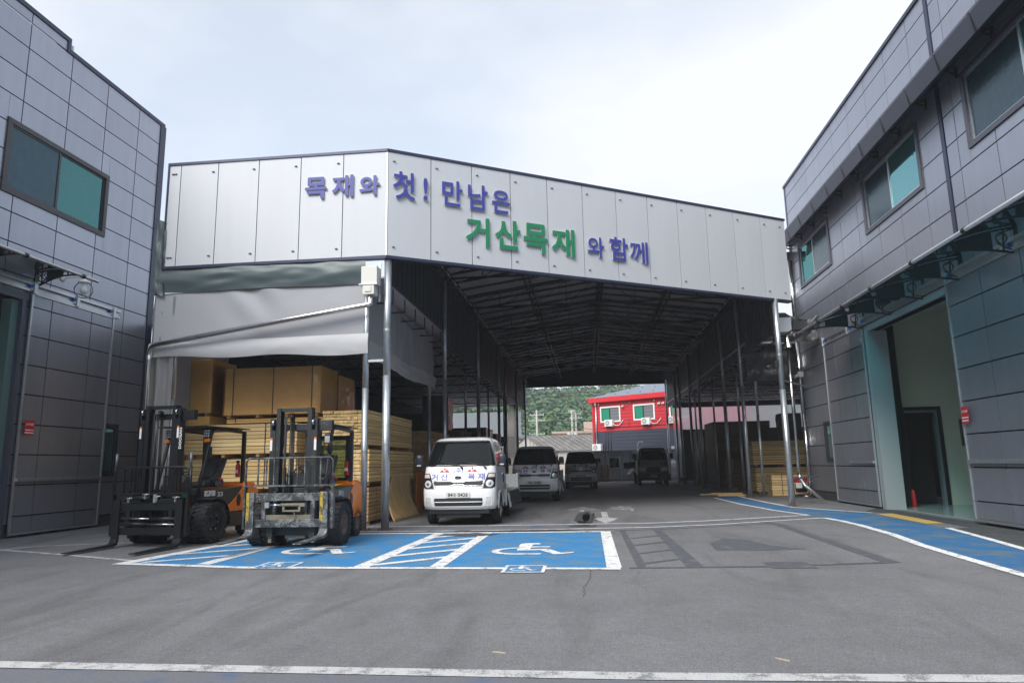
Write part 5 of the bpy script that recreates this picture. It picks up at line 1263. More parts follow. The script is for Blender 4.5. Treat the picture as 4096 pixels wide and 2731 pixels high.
    for s in (-1, 1):
        m.box((s*(bw+.005)-.02, cy-.05, z0-.02), (s*(bw+.005)+.02, cy+.04, bb+.02)); m.box((s*(bw-.05)-.035, cy-.02, z0), (s*(bw-.05)+.035, cy+.03, z1))
    m.build('load_backrest', C_ if used else fblack, T)
    if not used:
        for s in (-1, 1):
            m = MB(); m.cyl((s*(bw+.02), cy, bb-.02), (s*(bw+.02), cy, bt+.02), .028, 8); m.cyl((s*(bw+.01), cy, bt), (s*(bw+.01), cy, bt+.28), .026, 10, mi=1); m.build('side_tube', [fblack, mat('tube_grey', (.16, .17, .21), .4, .4)], T)
    # forks
    for s in (-1, 1):
        fx = s*.70; m = MB(); w = .075; zt = (1.04 if used else z1+.03); zf = z0-.13 if used else .075
        prof = [(cy-.045, zt), (cy-.095, zt), (cy-.10, zf+.10), (cy-.125, zf+.03), (cy-.19, zf), (cy-1.25, zf-.03), (cy-1.27, zf-.045), (cy-1.20, zf-.048), (cy-.15, zf-.05), (cy-.07, zf-.01), (cy-.045, zf+.08)]
        m.prism(prof, fx-w, fx+w, 'YZ'); f_ = m.build('fork', FK, T, bevel=.005)
        if used:
            b = MB(); b.box((fx-w+.004, cy-.099, zt-.62), (fx+w-.05*0-.09, cy-.0955, zt-.004)); b.build('yellow_paint', wyel, f_)
            b = MB(); b.add([(fx-w, cy-.128, zf+.035), (fx+w, cy-.128, zf+.035), (fx+w, cy-.20, zf+.003), (fx-w, cy-.20, zf+.003)], [(0, 1, 2, 3)]); b.build('bright_heel', shiny, f_)
    if used:                                   # mast and carriage hang a little to one side on this one
        for c in T.children:
            n = c.name.split('.')[0]
            if n in ('outer_mast_rail', 'inner_mast_rail', 'mast_roller', 'lift_cylinder', 'tilt_cylinder', 'warning_sticker', 'mast_crossbar', 'lift_chain', 'hydraulic_hose', 'carriage', 'carriage_tray', 'shift_cylinder', 'hose_loop', 'mast_foot', 'load_backrest', 'fork'): c.location.x += .11
    return T
GF = 'forklifts parked side by side'
forklift('forklift', 'newer black forklift numbered 33 beside the grey wall, forks down', (-8.56, 14.02, 0), radians(-5.5), False, '33', 0, 2.78, GF)
forklift('forklift', 'worn forklift numbered 30 with scuffed yellow-striped forks on the blue bay', (-5.65, 13.42, 0), radians(.5), True, '30', .17, 2.60, GF)
# ================================================================== small trucks (local: front bumper at y=0, +Y is the rear)
tw = mat('truck_white', (.78, .79, .80), .22, 0, .02, 2, coat=.6)
tlet = mat('truck_letter_violet', (.20, .19, .48), .5); tred = mat('truck_logo_red', (.40, .012, .02), .5)
chrome = mat('chrome', (.75, .76, .77), .12, 1.0); grille = mat('grille_black', (.015, .016, .018), .5)
plate = mat('number_plate', (.62, .63, .60), .4); bedm = mat('bed_grey', (.34, .36, .37), .5, .2, .12, 4); gatem = mat('gate_dark', (.05, .06, .065), .45, .3, .3, 3)
mirm = mat('mirror_shell', (.025, .028, .04), .35)
def interp(z, tab):
    if z <= tab[0][0]: return tab[0][1]
    for (a, b), (c, d) in zip(tab[:-1], tab[1:]):
        if z <= c:
            t = (z-a)/(c-a); return b+(d-b)*t
    return tab[-1][1]
YF = [(.40, .10), (.46, .03), (.60, .0), (.85, .0), (.92, .03), (1.05, .05), (1.25, .10), (1.42, .17), (1.48, .20), (2.02, .56), (2.10, .66), (2.15, .80), (2.185, 1.0)]
WD = [(.40, .84), (.50, .885), (.90, .895), (1.25, .885), (1.45, .87), (2.0, .745), (2.08, .72), (2.14, .67), (2.185, .56)]
def w_(z): return interp(z, WD)
def Fy(x, z, off=0.):
    w = w_(z); q = min(.995, abs(x)/w); return interp(z, YF)+.46*(1-(1-q**4.2)**(1/4.2))-off
CABL = 2.32
def small_truck(label, loc, plate_no, rz=0, logo=True, dark=False, gate=True):
    T = thing('small_truck', label, 'truck', loc, rz, 'small white trucks parked in a row under the canopy'); T.scale = (1.035, 1, 1)
    zs = [.40, .43, .46, .50, .60, .72, .85, .92, 1.0, 1.05, 1.15, 1.25, 1.34, 1.42, 1.45, 1.48, 1.6, 1.75, 1.9, 2.0, 2.02, 2.05, 2.08, 2.10, 2.12, 2.14, 2.15, 2.165, 2.185]
    nx = 72
    def ring(z):
        w = w_(z); P = []
        for k in range(nx+1):
            t = -1+2*k/nx; x = w*math.copysign(1-(1-abs(t))**1.7, t)*.995; P.append((x, Fy(x, z), z))
        yr = CABL-max(0, z-2.0)*.6
        L_ = [(P[0][0]*1.0, P[0][1]+(yr-P[0][1])*f, z) for f in (1, .75, .5, .3, .12)]; R_ = [(P[-1][0], P[-1][1]+(yr-P[-1][1])*f, z) for f in (.12, .3, .5, .75, 1)]
        return L_+P+R_
    m = MB(); rings = [ring(z) for z in zs]; n = len(rings[0])
    for r in rings: m.v += r
    def archhole(y, z): return (y-.98)**2+(z-.36)**2 < .46**2
    for a in range(len(zs)-1):
        for i in range(n):
            j = (i+1) % n
            q = [a*n+i, a*n+j, (a+1)*n+j, (a+1)*n+i]; m.f.append(q); m.m.append(0); m.sm.append(i != n-1)
    m.f.append([(len(zs)-1)*n+i for i in range(n)]); m.m.append(0); m.sm.append(False)
    body = m.build('cab', tw, T)
    # dark wheel arches set into the flanks
    for s in (-1, 1):
        m = MB(); pts = [(.98+.45*cos(t), .37+.45*sin(t)) for t in [pi*k/16-.05 for k in range(17)]]+[(.53, .33), (1.43, .33)][::-1]
        pts = [(.98+.44*cos(t), .40+.42*sin(t)) for t in [pi*k/18 for k in range(19)]]
        x0 = s*.70; x1 = s*.899; m.prism(pts, x0, x1, 'YZ'); m.build('wheel_arch', M_['black'], T)
        m = MB(); m.tube([(s*.90, y, z) for y, z in pts], .016, 6); m.build('arch_lip', tw, T)
    # conforming patches on the front face
    def patch(name, poly_rows, m_, off, par=T, label=None, inset=None):
        """poly_rows: list of (z, xl, xr)"""
        m = MB(); nx_ = 64
        rows = []
        for (za, xa, xb), (zc, xc, xd) in zip(poly_rows[:-1], poly_rows[1:]):
            for k in range(6): t = k/6; rows.append((za+(zc-za)*t, xa+(xc-xa)*t, xb+(xd-xb)*t))
        rows.append(poly_rows[-1]); nr = len(rows)-1
        o = len(m.v)
        for z, xa, xb in rows:
            for k in range(nx_+1): x = xa+(xb-xa)*k/nx_; m.v.append((x, Fy(x, z, off), z))
        for r in range(nr):
            for k in range(nx_): a = r*(nx_+1)+k; m.f.append([a, a+1, a+nx_+2, a+nx_+1]); m.m.append(0); m.sm.append(True)
        return m.build(name, m_, par, label)
    ws = patch('windscreen', [(1.455, -.82, .82), (1.48, -.845, .845), (1.75, -.785, .785), (2.0, -.70, .70), (2.05, -.675, .675), (2.07, -.63, .63)], M_['vglass'], .009)
    # seal round the screen
    sm_ = MB(); ol = [(-.82, 1.45), (-.85, 1.48), (-.79, 1.75), (-.705, 2.01), (-.675, 2.06), (-.62, 2.08), (0, 2.085), (.62, 2.08), (.675, 2.06), (.705, 2.01), (.79, 1.75), (.85, 1.48), (.82, 1.45), (0, 1.445), (-.82, 1.45)]
    P = []
    for (a, b), (c, d) in zip(ol[:-1], ol[1:]):
        for k in range(6): t = k/6; x = a+(c-a)*t; z = b+(d-b)*t; P.append((x, Fy(x, z, .004), z))
    P.append(P[0]); sm_.tube(P, .012, 6); sm_.build('screen_seal', M_['black'], ws)
    for x0, x1 in ((-.60, .02), (-.02, .58)):
        m = MB(); P = [(x1+.06, 1.40), (x1, 1.46), (x0+.25, 1.53), (x0, 1.54)]
        m.tube([(x, Fy(x, z, .035), z) for x, z in P], [.016, .012, .009, .006], 6); m.cyl((x1+.06, Fy(x1+.06, 1.40, .06), 1.40), (x1+.06, Fy(x1+.06, 1.40, 0), 1.40), .028, 10); m.build('wiper', M_['black'], T)
    # bonnet seam, headlights, grille, bumper
    for (za, xa, xb) in ((1.30, -.80, .80), (.905, -.70, .70)):
        m = MB(); m.tube([(xa+(xb-xa)*k/20, Fy(xa+(xb-xa)*k/20, za, .0), za) for k in range(21)], .005, 4); m.build('panel_seam', mat('seam_grey', (.22, .22, .23), .6), T)
    for s in (-1, 1):
        P = [(.905, .575, .80), (.94, .60, .868), (1.10, .645, .872), (1.26, .70, .868), (1.275, .72, .85)]
        rows = [(z, a, b) if s > 0 else (z, -b, -a) for z, a, b in P]
        h = patch('headlight', rows, M_['black'], .012)
        def disc(cx, cz, r, m_, nm, off, rim=False):
            m = MB(); n_ = 20; c = (cx, Fy(cx, cz, off+.01), cz); vs_ = [c]+[(cx+r*cos(2*pi*k/n_), Fy(cx+r*cos(2*pi*k/n_), cz+r*sin(2*pi*k/n_), off), cz+r*sin(2*pi*k/n_)) for k in range(n_)]
            m.add(vs_, [(0, k+1, (k+1) % n_+1) for k in range(n_)]); return m.build(nm, m_, h)
        disc(s*.745, 1.02, .088, lens, 'reflector', .016); disc(s*.745, 1.02, .035, chrome, 'bulb_cap', .026)
        rows = [(1.17, s*.70, s*.86), (1.255, s*.725, s*.855)]; rows = [(z, min(a, b), max(a, b)) for z, a, b in rows]
        patch('turn_lens', rows, mat('turn_lens_pink', (.66, .56, .54), .15), .017, h)
        fgl = patch('fog_lamp', [(.50, s*.72-.055, s*.72+.055), (.53, s*.72-.06, s*.72+.06), (.67, s*.72-.06, s*.72+.06), (.70, s*.72-.05, s*.72+.05)], lens, .006)
        m = MB(); P = [(s*.72+a*.065, .60+b*.105) for a, b in ((-1, -1), (1, -1), (1, 1), (-1, 1), (-1, -1))]; m.tube([(x, Fy(x, z, .006), z) for x, z in P], .010, 6); m.build('fog_bezel', tw, fgl)
    gp = [(1.0, -.56, .56), (1.07, -.60, .60)]
    g_ = patch('grille', [(.985, -.57, .57), (1.07, -.60, .60)], grille, .006)
    m = MB(); P = [(-.61, 1.085), (-.20, 1.085), (-.11, 1.055), (.11, 1.055), (.20, 1.085), (.61, 1.085), (.58, .97), (.20, .97), (.11, 1.00), (-.11, 1.00), (-.20, .97), (-.58, .97), (-.61, 1.085)]
    Q = []
    for (a, b), (c, d) in zip(P[:-1], P[1:]):
        for k in range(4): t = k/4; Q.append((a+(c-a)*t, Fy(a+(c-a)*t, b+(d-b)*t, .012), b+(d-b)*t))
    Q.append(Q[0]); m.tube(Q, .010, 6); m.build('grille_surround', chrome, g_)
    lg = patch('lower_grille', [(.49, -.555, .555), (.52, -.575, .575), (.655, -.585, .585), (.675, -.57, .57)], grille, .004)
    m = MB()
    for z in (.583,): m.tube([(x*.058, Fy(x*.058, z, .014), z) for x in range(-10, 11)], .012, 6)
    m.build('grille_bar', tw, lg)
    m = MB()
    for z in (.53, .555, .61, .635): m.tube([(x*.055, Fy(x*.055, z, .008), z) for x in range(-10, 11)], .004, 4)
    m.build('grille_mesh', mat('mesh_grey', (.07, .07, .075), .5), lg)
    # number plate
    yb = Fy(0, .75, .02)
    m = MB(); m.box((-.285, yb-.012, .685), (.285, yb, .825)); p_ = m.build('number_plate', plate, T, bevel=.004)
    m = MB(); f = lambda u, v, w: (u, yb-.0135, v)
    a, b = plate_no.split(' ')
    add_text(m, a[:2], (-.235, .71, -.12, .80), f, 0, .02); add_text(m, a[2], (-.11, .715, -.04, .785), f, 0, .015); add_text(m, b, (.0, .71, .24, .80), f, 0, .02)
    m.build('plate_lettering', M_['black'], p_)
    # name on the bonnet
    if logo:
        FT = lambda u, v, w: (u, Fy(u, v, .005+w), v)
        m = MB()
        for ch, b_ in (('거', (-.66, 1.105, -.50, 1.265)), ('산', (-.44, 1.105, -.25, 1.275)), ('목', (.22, 1.11, .40, 1.27)), ('재', (.46, 1.11, .64, 1.27))): mm = MB(); bold_text(mm, ch, b_, FT, 0, .008, 6); mm.build('bonnet_letter', tlet, T)
        bold_text(m, '(주)', (-.12, 1.245, .10, 1.41), FT, 0, .006, 5); m.build('bonnet_lettering', tlet, T)
        m = MB()
        for cx in (-.345, .325):
            for q in ([(-.13, -.01), (-.075, .065), (-.045, .05), (0, .13), (.045, .05), (.075, .065), (.13, -.01)],):
                V = [(cx+x, Fy(cx+x, 1.305+z, .005), 1.305+z) for x, z in q]; m.add(V, [list(range(7))])
        m.build('bonnet_emblem', tred, T)
        m = MB()
        for cx in (-.345, .325): add_text(m, 'E', (cx-.03, 1.315, cx+.035, 1.368), lambda u, v, w: (u, Fy(u, v, .008), v), 0, .01)
        m.build('emblem_letter', M_['white'], T)
    m = MB(); yk = Fy(0, 1.17, .012)
    m.prism([(.085*cos(t)-.01, 1.17+.042*sin(t)) for t in [2*pi*k/20 for k in range(20)]], yk-.012, yk+.02, 'XZ'); k_ = m.build('maker_badge', chrome, T)
    m = MB(); m.prism([(.075*cos(t)-.01, 1.17+.034*sin(t)) for t in [2*pi*k/20 for k in range(20)]], yk-.014, yk-.0125, 'XZ'); m.build('badge_field', M_['black'], k_)
    m = MB(); add_text(m, 'KIA', (-.065, 1.152, .045, 1.188), lambda u, v, w: (u, yk-.0155, v), 0, .03); m.build('badge_lettering', chrome, k_)
    # side windows, pillars, handles, mirrors
    for s in (-1, 1):
        def SP(y, z, o=.006): return (s*(w_(z)*.995+o), y, z)
        m = MB(); P = [(.62, 1.47), (.83, 1.99), (1.30, 2.02), (1.34, 1.40), (.66, 1.40)]
        def Gs(a, b):
            yl = .60+.27*b; yr = 1.42; z = 1.44+.55*b; return SP(yl+(yr-yl)*a, z)
        m.grid(Gs, 4, 6); sw = m.build('side_window', M_['vglass'], T)
        m = MB()
        def Gs2(a, b): z = 1.46+.52*b; return SP(1.56+.42*a, z)
        m.grid(Gs2, 3, 5); m.build('rear_side_window', M_['vglass'], T)
        m = MB(); m.tube([SP(.50, .62), SP(.50, 1.30), SP(.60, 1.44), SP(.84, 2.03), SP(1.40, 2.06), SP(1.49, 1.98), SP(1.49, .85), SP(1.42, .62)], .005, 4); m.build('door_seam', MATS['seam_grey'], T)
        m = MB(); m.box((s*.893-.01, 1.33, 1.22), (s*.893+.01+s*.012, 1.46, 1.26)); m.build('door_handle', tw, T)
        if s > 0:
            m = MB(); add_text(m, '(주)거산목재', (.72, 1.18, 1.28, 1.30), lambda u, v, w: (w_(v)*.995+.006, u, v), 0, .02); m.build('door_lettering', tlet, T)
            m = MB(); m.tube([SP(1.72+.09*cos(t), 1.12+.12*sin(t)) for t in [2*pi*k/16 for k in range(17)]], .012, 5); m.build('fuel_ring', M_['black'], T)
        m = MB(); m.tube([(s*.88, .42, 1.46), (s*.97, .36, 1.44), (s*1.02, .36, 1.50)], .018, 6); arm = m.build('mirror_arm', M_['black'], T)
        m = MB(); m.lathe([(0, -.155), (.075, -.145), (.10, -.08), (.10, .08), (.075, .145), (0, .155)], (0, 0, 0), 'Z', 16); mi = m.build('mirror', mirm, arm); mi.location = (s*1.02, .37, 1.585); mi.scale = (1.0, .55, 1)
        m = MB(); m.box((s*1.02-.05, .30, 1.46), (s*1.02+.05, .335, 1.49)); m.build('mirror_signal', lens, arm)
        m = MB(); m.cyl((s*.85, .98, .36), (s*.85, .98, .36), .1)
        # wheels
        def whl(x, y, r, w, sd):
            m = MB(); c = w/2
            m.lathe([(r*.60, -c*.8), (r*.66, -c), (r*.93, -c), (r, -c*.7), (r, c*.7), (r*.93, c), (r*.66, c), (r*.60, c*.8)], (0, 0, 0), 'X', 30)
            o = m.build('wheel', M_['rubber'], T); o.location = (x, y, r)
            m = MB(); q = sd*c; m.lathe([(r*.63, q*.85), (r*.56, q*.9), (r*.50, q*.5), (r*.30, q*.9), (r*.22, q*1.15), (0, q*1.2)], (0, 0, 0), 'X', 20)
            for k in range(5): a_ = 2*pi*k/5; m.cyl((q*.6, r*.40*cos(a_), r*.40*sin(a_)), (q*1.05, r*.36*cos(a_), r*.36*sin(a_)), .02, 6)
            m.build('rim', M_['alu'], o)
        whl(s*.80, .98, .345, .20, s); whl(s*.74, 3.75, .30, .17, s); whl(s*.55, 3.75, .30, .15, s)
    m = MB(); m.box((-.72, .15, .30), (.72, 2.3, .42)); m.box((-.34, 2.2, .40), (-.26, 5.5, .58)); m.box((.26, 2.2, .40), (.34, 5.5, .58)); m.box((-.8, 3.70, .26), (.8, 3.80, .36)); m.box((-.75, .96, .26), (.75, 1.02, .36))
    m.box((-.55, .2, .20), (.5, .7, .34)); m.box((.4, 2.5, .3), (.78, 3.1, .58)); m.build('chassis', M_['black'], T)
    # bed
    m = MB(); m.box((-.87, 2.42, .68), (.87, 5.62, .76)); 
    b_ = m.build('bed_floor', bedm, T, bevel=.006)
    m = MB(); m.box((-.87, 2.40, .76), (.87, 2.45, 1.20)); 
    for x in (-.8, -.4, 0, .4, .8): m.beam((x, 2.42, 1.2), (x, 2.42, 1.95), .03, .03)
    m.box((-.82, 2.40, 1.93), (.82, 2.44, 1.97)); m.build('headboard', bedm, b_)
    m = MB(); m.box((-.87, 5.60, .76), (.87, 5.64, 1.17)); m.box((.83, 5.55, .70), (.89, 5.66, 1.20)); m.build('tailgate', mat('gate_light', (.5, .53, .53), .5), b_)
    for s in (-1, 1):
        m = MB()
        if gate and s > 0:
            A_ = Matrix.Translation((s*.885, 0, .72)) @ Matrix.Rotation(radians(-9*s), 4, 'Y')
            m.box((0, 2.55, -.42), (.03, 5.55, -.02), 0, A_)
            for k in range(3): m.box((.03, 2.60, -.13-.12*k), (.042, 5.5, -.11-.12*k), 0, A_)
            pts = [(.0, -.02), (.05, -.02), (.06, -.15), (.045, -.22), (.06, -.32), (.05, -.42), (0, -.43)]
            m2 = MB(); m2.prism(pts, 2.50, 2.56, 'XZ'); m2.v = [tuple(A_ @ Vector(v)) for v in m2.v]; m2.build('gate_edge', MATS['gate_light'], b_)
            m.build('side_gate', gatem, b_, 'drop side hanging open')
            m = MB()
            for k in range(14): m.lathe([(0, -.03), (.022, -.02), (.028, 0), (.022, .02), (0, .03)], (s*.885, 2.7+.2*k, .735), 'Y', 8)
            m.build('hinges', bedm, b_)
        else:
            m.box((s*.86, 2.5, .76), (s*.89, 5.6, 1.12)); m.build('side_gate', gatem, b_)
    m = MB(); m.box((-.88, 2.36, .42), (-.84, 2.42, 1.1)); m.box((.86, 2.34, .36), (.90, 2.40, .80)); m.build('mud_guard', tw, T)
    return T
small_truck('nearest small white truck, bright in the daylight, plate 84조 0426', (-3.22, 17.15, 0), '84조 0426')
small_truck('second small white truck in the row, half in shade, plate 96소 5486', (-2.15, 27.7, 0), '96소 5486')
small_truck('third small truck in the row, dark in the canopy shade', (-.50, 40.9, 0), '84서 0177')
# wood offcuts on the first truck's bed
for i, (x, y, z, l, a, lab) in enumerate(((-3.45, 20.6, .77, .9, .3, 'lower'), (-3.4, 21.2, .83, 1.0, -.25, 'upper'))):
    m = MB(); m.box((0, -.06, 0), (l, .06, .05)); o = m.build('wood_offcut', pine_s); o.location = (x, y, z); o.rotation_euler = (0, 0, a); tag(o, lab+' wood offcut lying on the bed of the nearest white truck', 'offcut', 'offcuts on the truck bed')

# ------------------------------------------------------------------ bigger truck at the right
def big_truck():
    T = thing('cab_over_truck', 'larger dark cab-over truck parked at the right end of the drive', 'truck', (4.05, 45.6, 0))
    w2 = [(.65, 1.0), (1.5, .99), (1.60, .97), (2.2, .86), (2.33, .80), (2.38, .70)]; y2 = [(.65, .10), (.7, .05), (1.5, .06), (1.6, .10), (2.2, .34), (2.32, .45), (2.38, .62)]
    def F2(x, z, o=0): w = interp(z, w2); q = min(.995, abs(x)/w); return interp(z, y2)+.30*(1-(1-q**5)**.2)-o
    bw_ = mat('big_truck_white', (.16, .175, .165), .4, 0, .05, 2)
    m = MB(); zs = [.65, .7, 1.0, 1.3, 1.5, 1.6, 1.9, 2.2, 2.28, 2.34, 2.38]; rings = []
    for z in zs:
        P = []; w = interp(z, w2)
        for k in range(17): t = -1+k/8; x = w*math.copysign(1-(1-abs(t))**1.7, t)*.995; P.append((x, F2(x, z), z))
        P = [(P[0][0], 1.75, z)]+P+[(P[-1][0], 1.75, z)]; rings.append(P); m.v += P
    n = len(rings[0])
    for a in range(len(zs)-1):
        for i in range(n): j = (i+1) % n; m.f.append([a*n+i, a*n+j, (a+1)*n+j, (a+1)*n+i]); m.m.append(0); m.sm.append(i < n-1)
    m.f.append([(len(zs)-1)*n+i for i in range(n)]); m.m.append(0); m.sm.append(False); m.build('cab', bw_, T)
    def pt(name, rows, m_, off):
        m = MB()
        for z, a, b in rows:
            for k in range(13): x = a+(b-a)*k/12; m.v.append((x, F2(x, z, off), z))
        for r in range(len(rows)-1):
            for k in range(12): a = r*13+k; m.f.append([a, a+1, a+14, a+13]); m.m.append(0); m.sm.append(True)
        return m.build(name, m_, T)
    pt('windscreen', [(1.60, -.92, .92), (1.65, -.93, .93), (2.0, -.86, .86), (2.22, -.80, .80), (2.27, -.74, .74)], M_['vglass'], .008)
    pt('grille', [(.80, -.40, .40), (.85, -.42, .42), (1.05, -.42, .42), (1.15, -.34, .34)], grille, .01)
    for s in (-1, 1):
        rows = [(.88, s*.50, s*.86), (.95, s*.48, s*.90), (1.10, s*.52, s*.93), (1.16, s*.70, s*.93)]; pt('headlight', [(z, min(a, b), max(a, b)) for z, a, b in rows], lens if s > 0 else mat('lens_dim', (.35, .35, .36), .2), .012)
        pt('turn_signal', [(1.0, min(s*.93, s*.985), max(s*.93, s*.985)), (1.2, min(s*.93, s*.98), max(s*.93, s*.98))], amber, .012)
        m = MB(); m.tube([(s*.98, .20, 1.56), (s*1.18, .12, 1.56), (s*1.19, .10, 1.66)], .016, 6); a_ = m.build('mirror_arm', M_['black'], T)
        m = MB(); m.box((s*1.19-.10, .06, 1.66), (s*1.19+.10, .14, 2.0)); m.build('mirror', M_['black'], a_, bevel=.03)
        m = MB()
        m.grid(lambda a, b: (s*(interp(1.55+.6*b, w2)+.006), .42+.12*b+(.8-.12*b)*a, 1.55+.6*b), 3, 4); m.build('side_window', M_['vglass'], T)
        for y, xx in ((.95, .86), (4.4, .84), (4.4, .60)):
            m = MB(); m.lathe([(.24, -.10), (.26, -.12), (.38, -.12), (.40, -.08), (.40, .08), (.38, .12), (.26, .12), (.24, .10), (.12, s*.06), (0, s*.06)], (0, 0, 0), 'X', 24); o = m.build('wheel', M_['rubber'], T); o.location = (s*xx, y, .40)
    m = MB(); m.box((-1.04, -.02, .32), (1.04, .22, .72)); m.build('bumper', M_['black'], T, bevel=.04)
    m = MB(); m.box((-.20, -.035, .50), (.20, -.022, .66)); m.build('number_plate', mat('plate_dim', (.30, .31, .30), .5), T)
    FT = lambda u, v, w: (u, F2(u, v, .006+w), v); m = MB()
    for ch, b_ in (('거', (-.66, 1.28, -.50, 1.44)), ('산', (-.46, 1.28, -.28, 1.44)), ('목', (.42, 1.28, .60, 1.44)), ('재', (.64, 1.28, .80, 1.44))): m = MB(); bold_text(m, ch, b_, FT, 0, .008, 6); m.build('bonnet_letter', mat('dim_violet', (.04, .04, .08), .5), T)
    m = MB(); m.box((-.75, .3, .45), (.75, 1.7, .7)); m.box((-.4, 1.5, .6), (.4, 6.4, .8)); m.build('chassis', M_['black'], T)
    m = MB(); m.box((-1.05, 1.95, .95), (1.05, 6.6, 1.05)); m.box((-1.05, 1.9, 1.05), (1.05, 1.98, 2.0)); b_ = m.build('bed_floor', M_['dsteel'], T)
    m = MB(); m.box((-1.05, 6.5, 1.05), (1.05, 6.58, 1.5)); m.box((-1.55, 6.52, 1.0), (-1.05, 6.58, 1.45)); m.build('tailgate', M_['dsteel'], b_)
    m = MB(); A_ = Matrix.Translation((-1.06, 0, 1.0)) @ Matrix.Rotation(radians(38), 4, 'Y')
    for k in range(9): m.box((-.03, 2.1+k*.53, -.45), (0, 2.14+k*.53, 0), 0, A_)
    m.box((-.02, 2.1, -.45), (-.005, 6.4, 0), 0, A_); m.box((-.05, 2.1, -.47), (.02, 6.4, -.43), 0, A_); m.build('side_gate', mat('gate_ribbed', (.20, .20, .21), .5, .3), b_, 'ribbed drop side hanging open')
    m = MB(); m.box((1.03, 2.1, 1.05), (1.06, 6.5, 1.45)); m.build('side_gate', M_['dsteel'], b_)
big_truck()
# ================================================================== beyond the canopy
# steel container office
CT = thing('container', 'grey corrugated container cabin beyond the canopy', 'container', (4.5, 59.8, 0))
CT.scale = (1.07, 1.07, 1.02)
cg = mat('container_grey', (.50, .55, .62), .5, .1, .06, 2)
m = MB(); X0, X1 = -4.6, 5.4; x = X0; P = []
while x < X1: P += [(x, 0), (x+.10, 0), (x+.135, .035), (x+.215, .035)]; x += .25
P = [(a, -1.2+b) for a, b in P]
for (a, b), (c, d) in zip(P[:-1], P[1:]):
    for (u0, v0, u1, v1) in cut_rects([(a, .14, c, 2.30)], [(-2.71, .96, -1.85, 1.87), (-4.1, .96, -3.45, 1.87)]):
        f = lambda u: b+(d-b)*((u-a)/(c-a) if c > a else 0)
        m.add([(u0, f(u0), v0), (u1, f(u1), v0), (u1, f(u1), v1), (u0, f(u0), v1)], [(0, 1, 2, 3)])
m.build('corrugated_wall', cg, CT, fix=False)
m = MB(); m.box((X0-.05, -1.25, 2.30), (X1+.05, 1.2, 2.42)); m.box((X0-.05, -1.25, .05), (X1+.05, -1.1, .16)); m.box((X0-.05, -1.25, .05), (X0+.06, 1.2, 2.4)); m.box((X1-.06, -1.25, .05), (X1+.05, 1.2, 2.4))
for xx in (-1.9, 1.2): m.box((xx, -1.2, 0), (xx+.25, -1.0, .05))
m.box((X0+.1, 1.1, .1), (X1-.1, 1.15, 2.35)); m.build('frame', mat('container_frame', (.42, .43, .43), .6, 0, .2, 3), CT)
fc = lambda u, v, w: (u, -1.16-w, v)
window(CT, fc, -2.71, .96, -1.85, 1.87, .06, M_['white'], (M_['vglass'], M_['vglass']))
window(CT, fc, -4.1, .96, -3.45, 1.87, .06, M_['white'], (M_['vglass'], M_['vglass']))
m = MB(); m.box((-.95, -1.24, .2), (.9, -1.2, 2.12)); m.box((-1.0, -1.3, 2.12), (1.0, -1.2, 2.17)); m.build('door', cg, CT)
m = MB(); m.tube([(-.35, -.6, 2.4), (-.35, -.6, 2.85), (-.25, -.62, 3.02), (-.08, -.64, 3.02), (-.02, -.65, 2.9)], .10, 12); m.build('vent_pipe', M_['offwhite'], CT)
# stacked pallets
t0 = thing('wooden_pallet', 'bottom orange-brown pallet of the stack by the container', 'pallet', (.97, 57.6, 0), 0, 'stacked pallets by the container')
om = mat('pallet_orange', (.44, .20, .055), .7, 0, .2, 4, isl=.2)
m = MB()
for k in range(5): m.box((-.55, -.5+.22*k, .11), (.55, -.38+.22*k, .13))
for k in (0, 2, 4): m.box((-.55, -.5+.22*k, 0), (.55, -.38+.22*k, .02))
m.build('deck_boards', om, t0); m = MB()
for x in (-.5, 0, .5): m.box((x-.05, -.5, .02), (x+.05, .5, .11))
m.build('stringers', om, t0)
LBL = ['second pallet from the ground in the stack by the container', 'third pallet from the ground in the stack by the container', 'fourth pallet from the ground in the stack by the container', 'fifth pallet from the ground in the stack by the container', 'sixth pallet from the ground in the stack by the container', 'seventh pallet from the ground in the stack by the container', 'eighth pallet from the ground in the stack by the container', 'ninth pallet from the ground in the stack by the container', 'topmost pallet of the stack by the container']
for k in range(1, 10):
    c = copy_tree(t0); c.location = (.97+random.uniform(-.05, .05), 57.6, .134*k); c.rotation_euler = (0, 0, random.uniform(-.08, .08)); c['label'] = LBL[k-1]
# teal shed and white sheeted heap at the right
t = thing('teal_cabin', 'teal cabin with a pale roof edge behind the larger truck', 'cabin', (9.4, 61.5, 0))
m = MB(); m.box((-2.0, 0, 0), (2.5, 2, 2.55)); m.build('wall', mat('teal_wall', (.02, .36, .30), .5), t); m = MB(); m.box((-2.1, -.1, 2.55), (2.6, 2.1, 2.80)); m.build('roof', M_['white'], t)
def Gh(a, b):
    ang = 2*pi*a; r = cos(b*pi/2)**.45; k = 1+.10*noise.noise((a*9, b*6, 2)); return (1.3*r*cos(ang)*k, .9*r*sin(ang)*k, 1.62*sin(b*pi/2)**.8*k)
m = MB(); m.grid(Gh, 48, 16); o = m.build('sheeted_heap', mat('white_sheet', (.62, .63, .66), .6, bump=.5, bscale=6)); o.location = (7.35, 58.6, 0); tag(o, 'white sheeted heap beside the larger truck', 'covered heap')

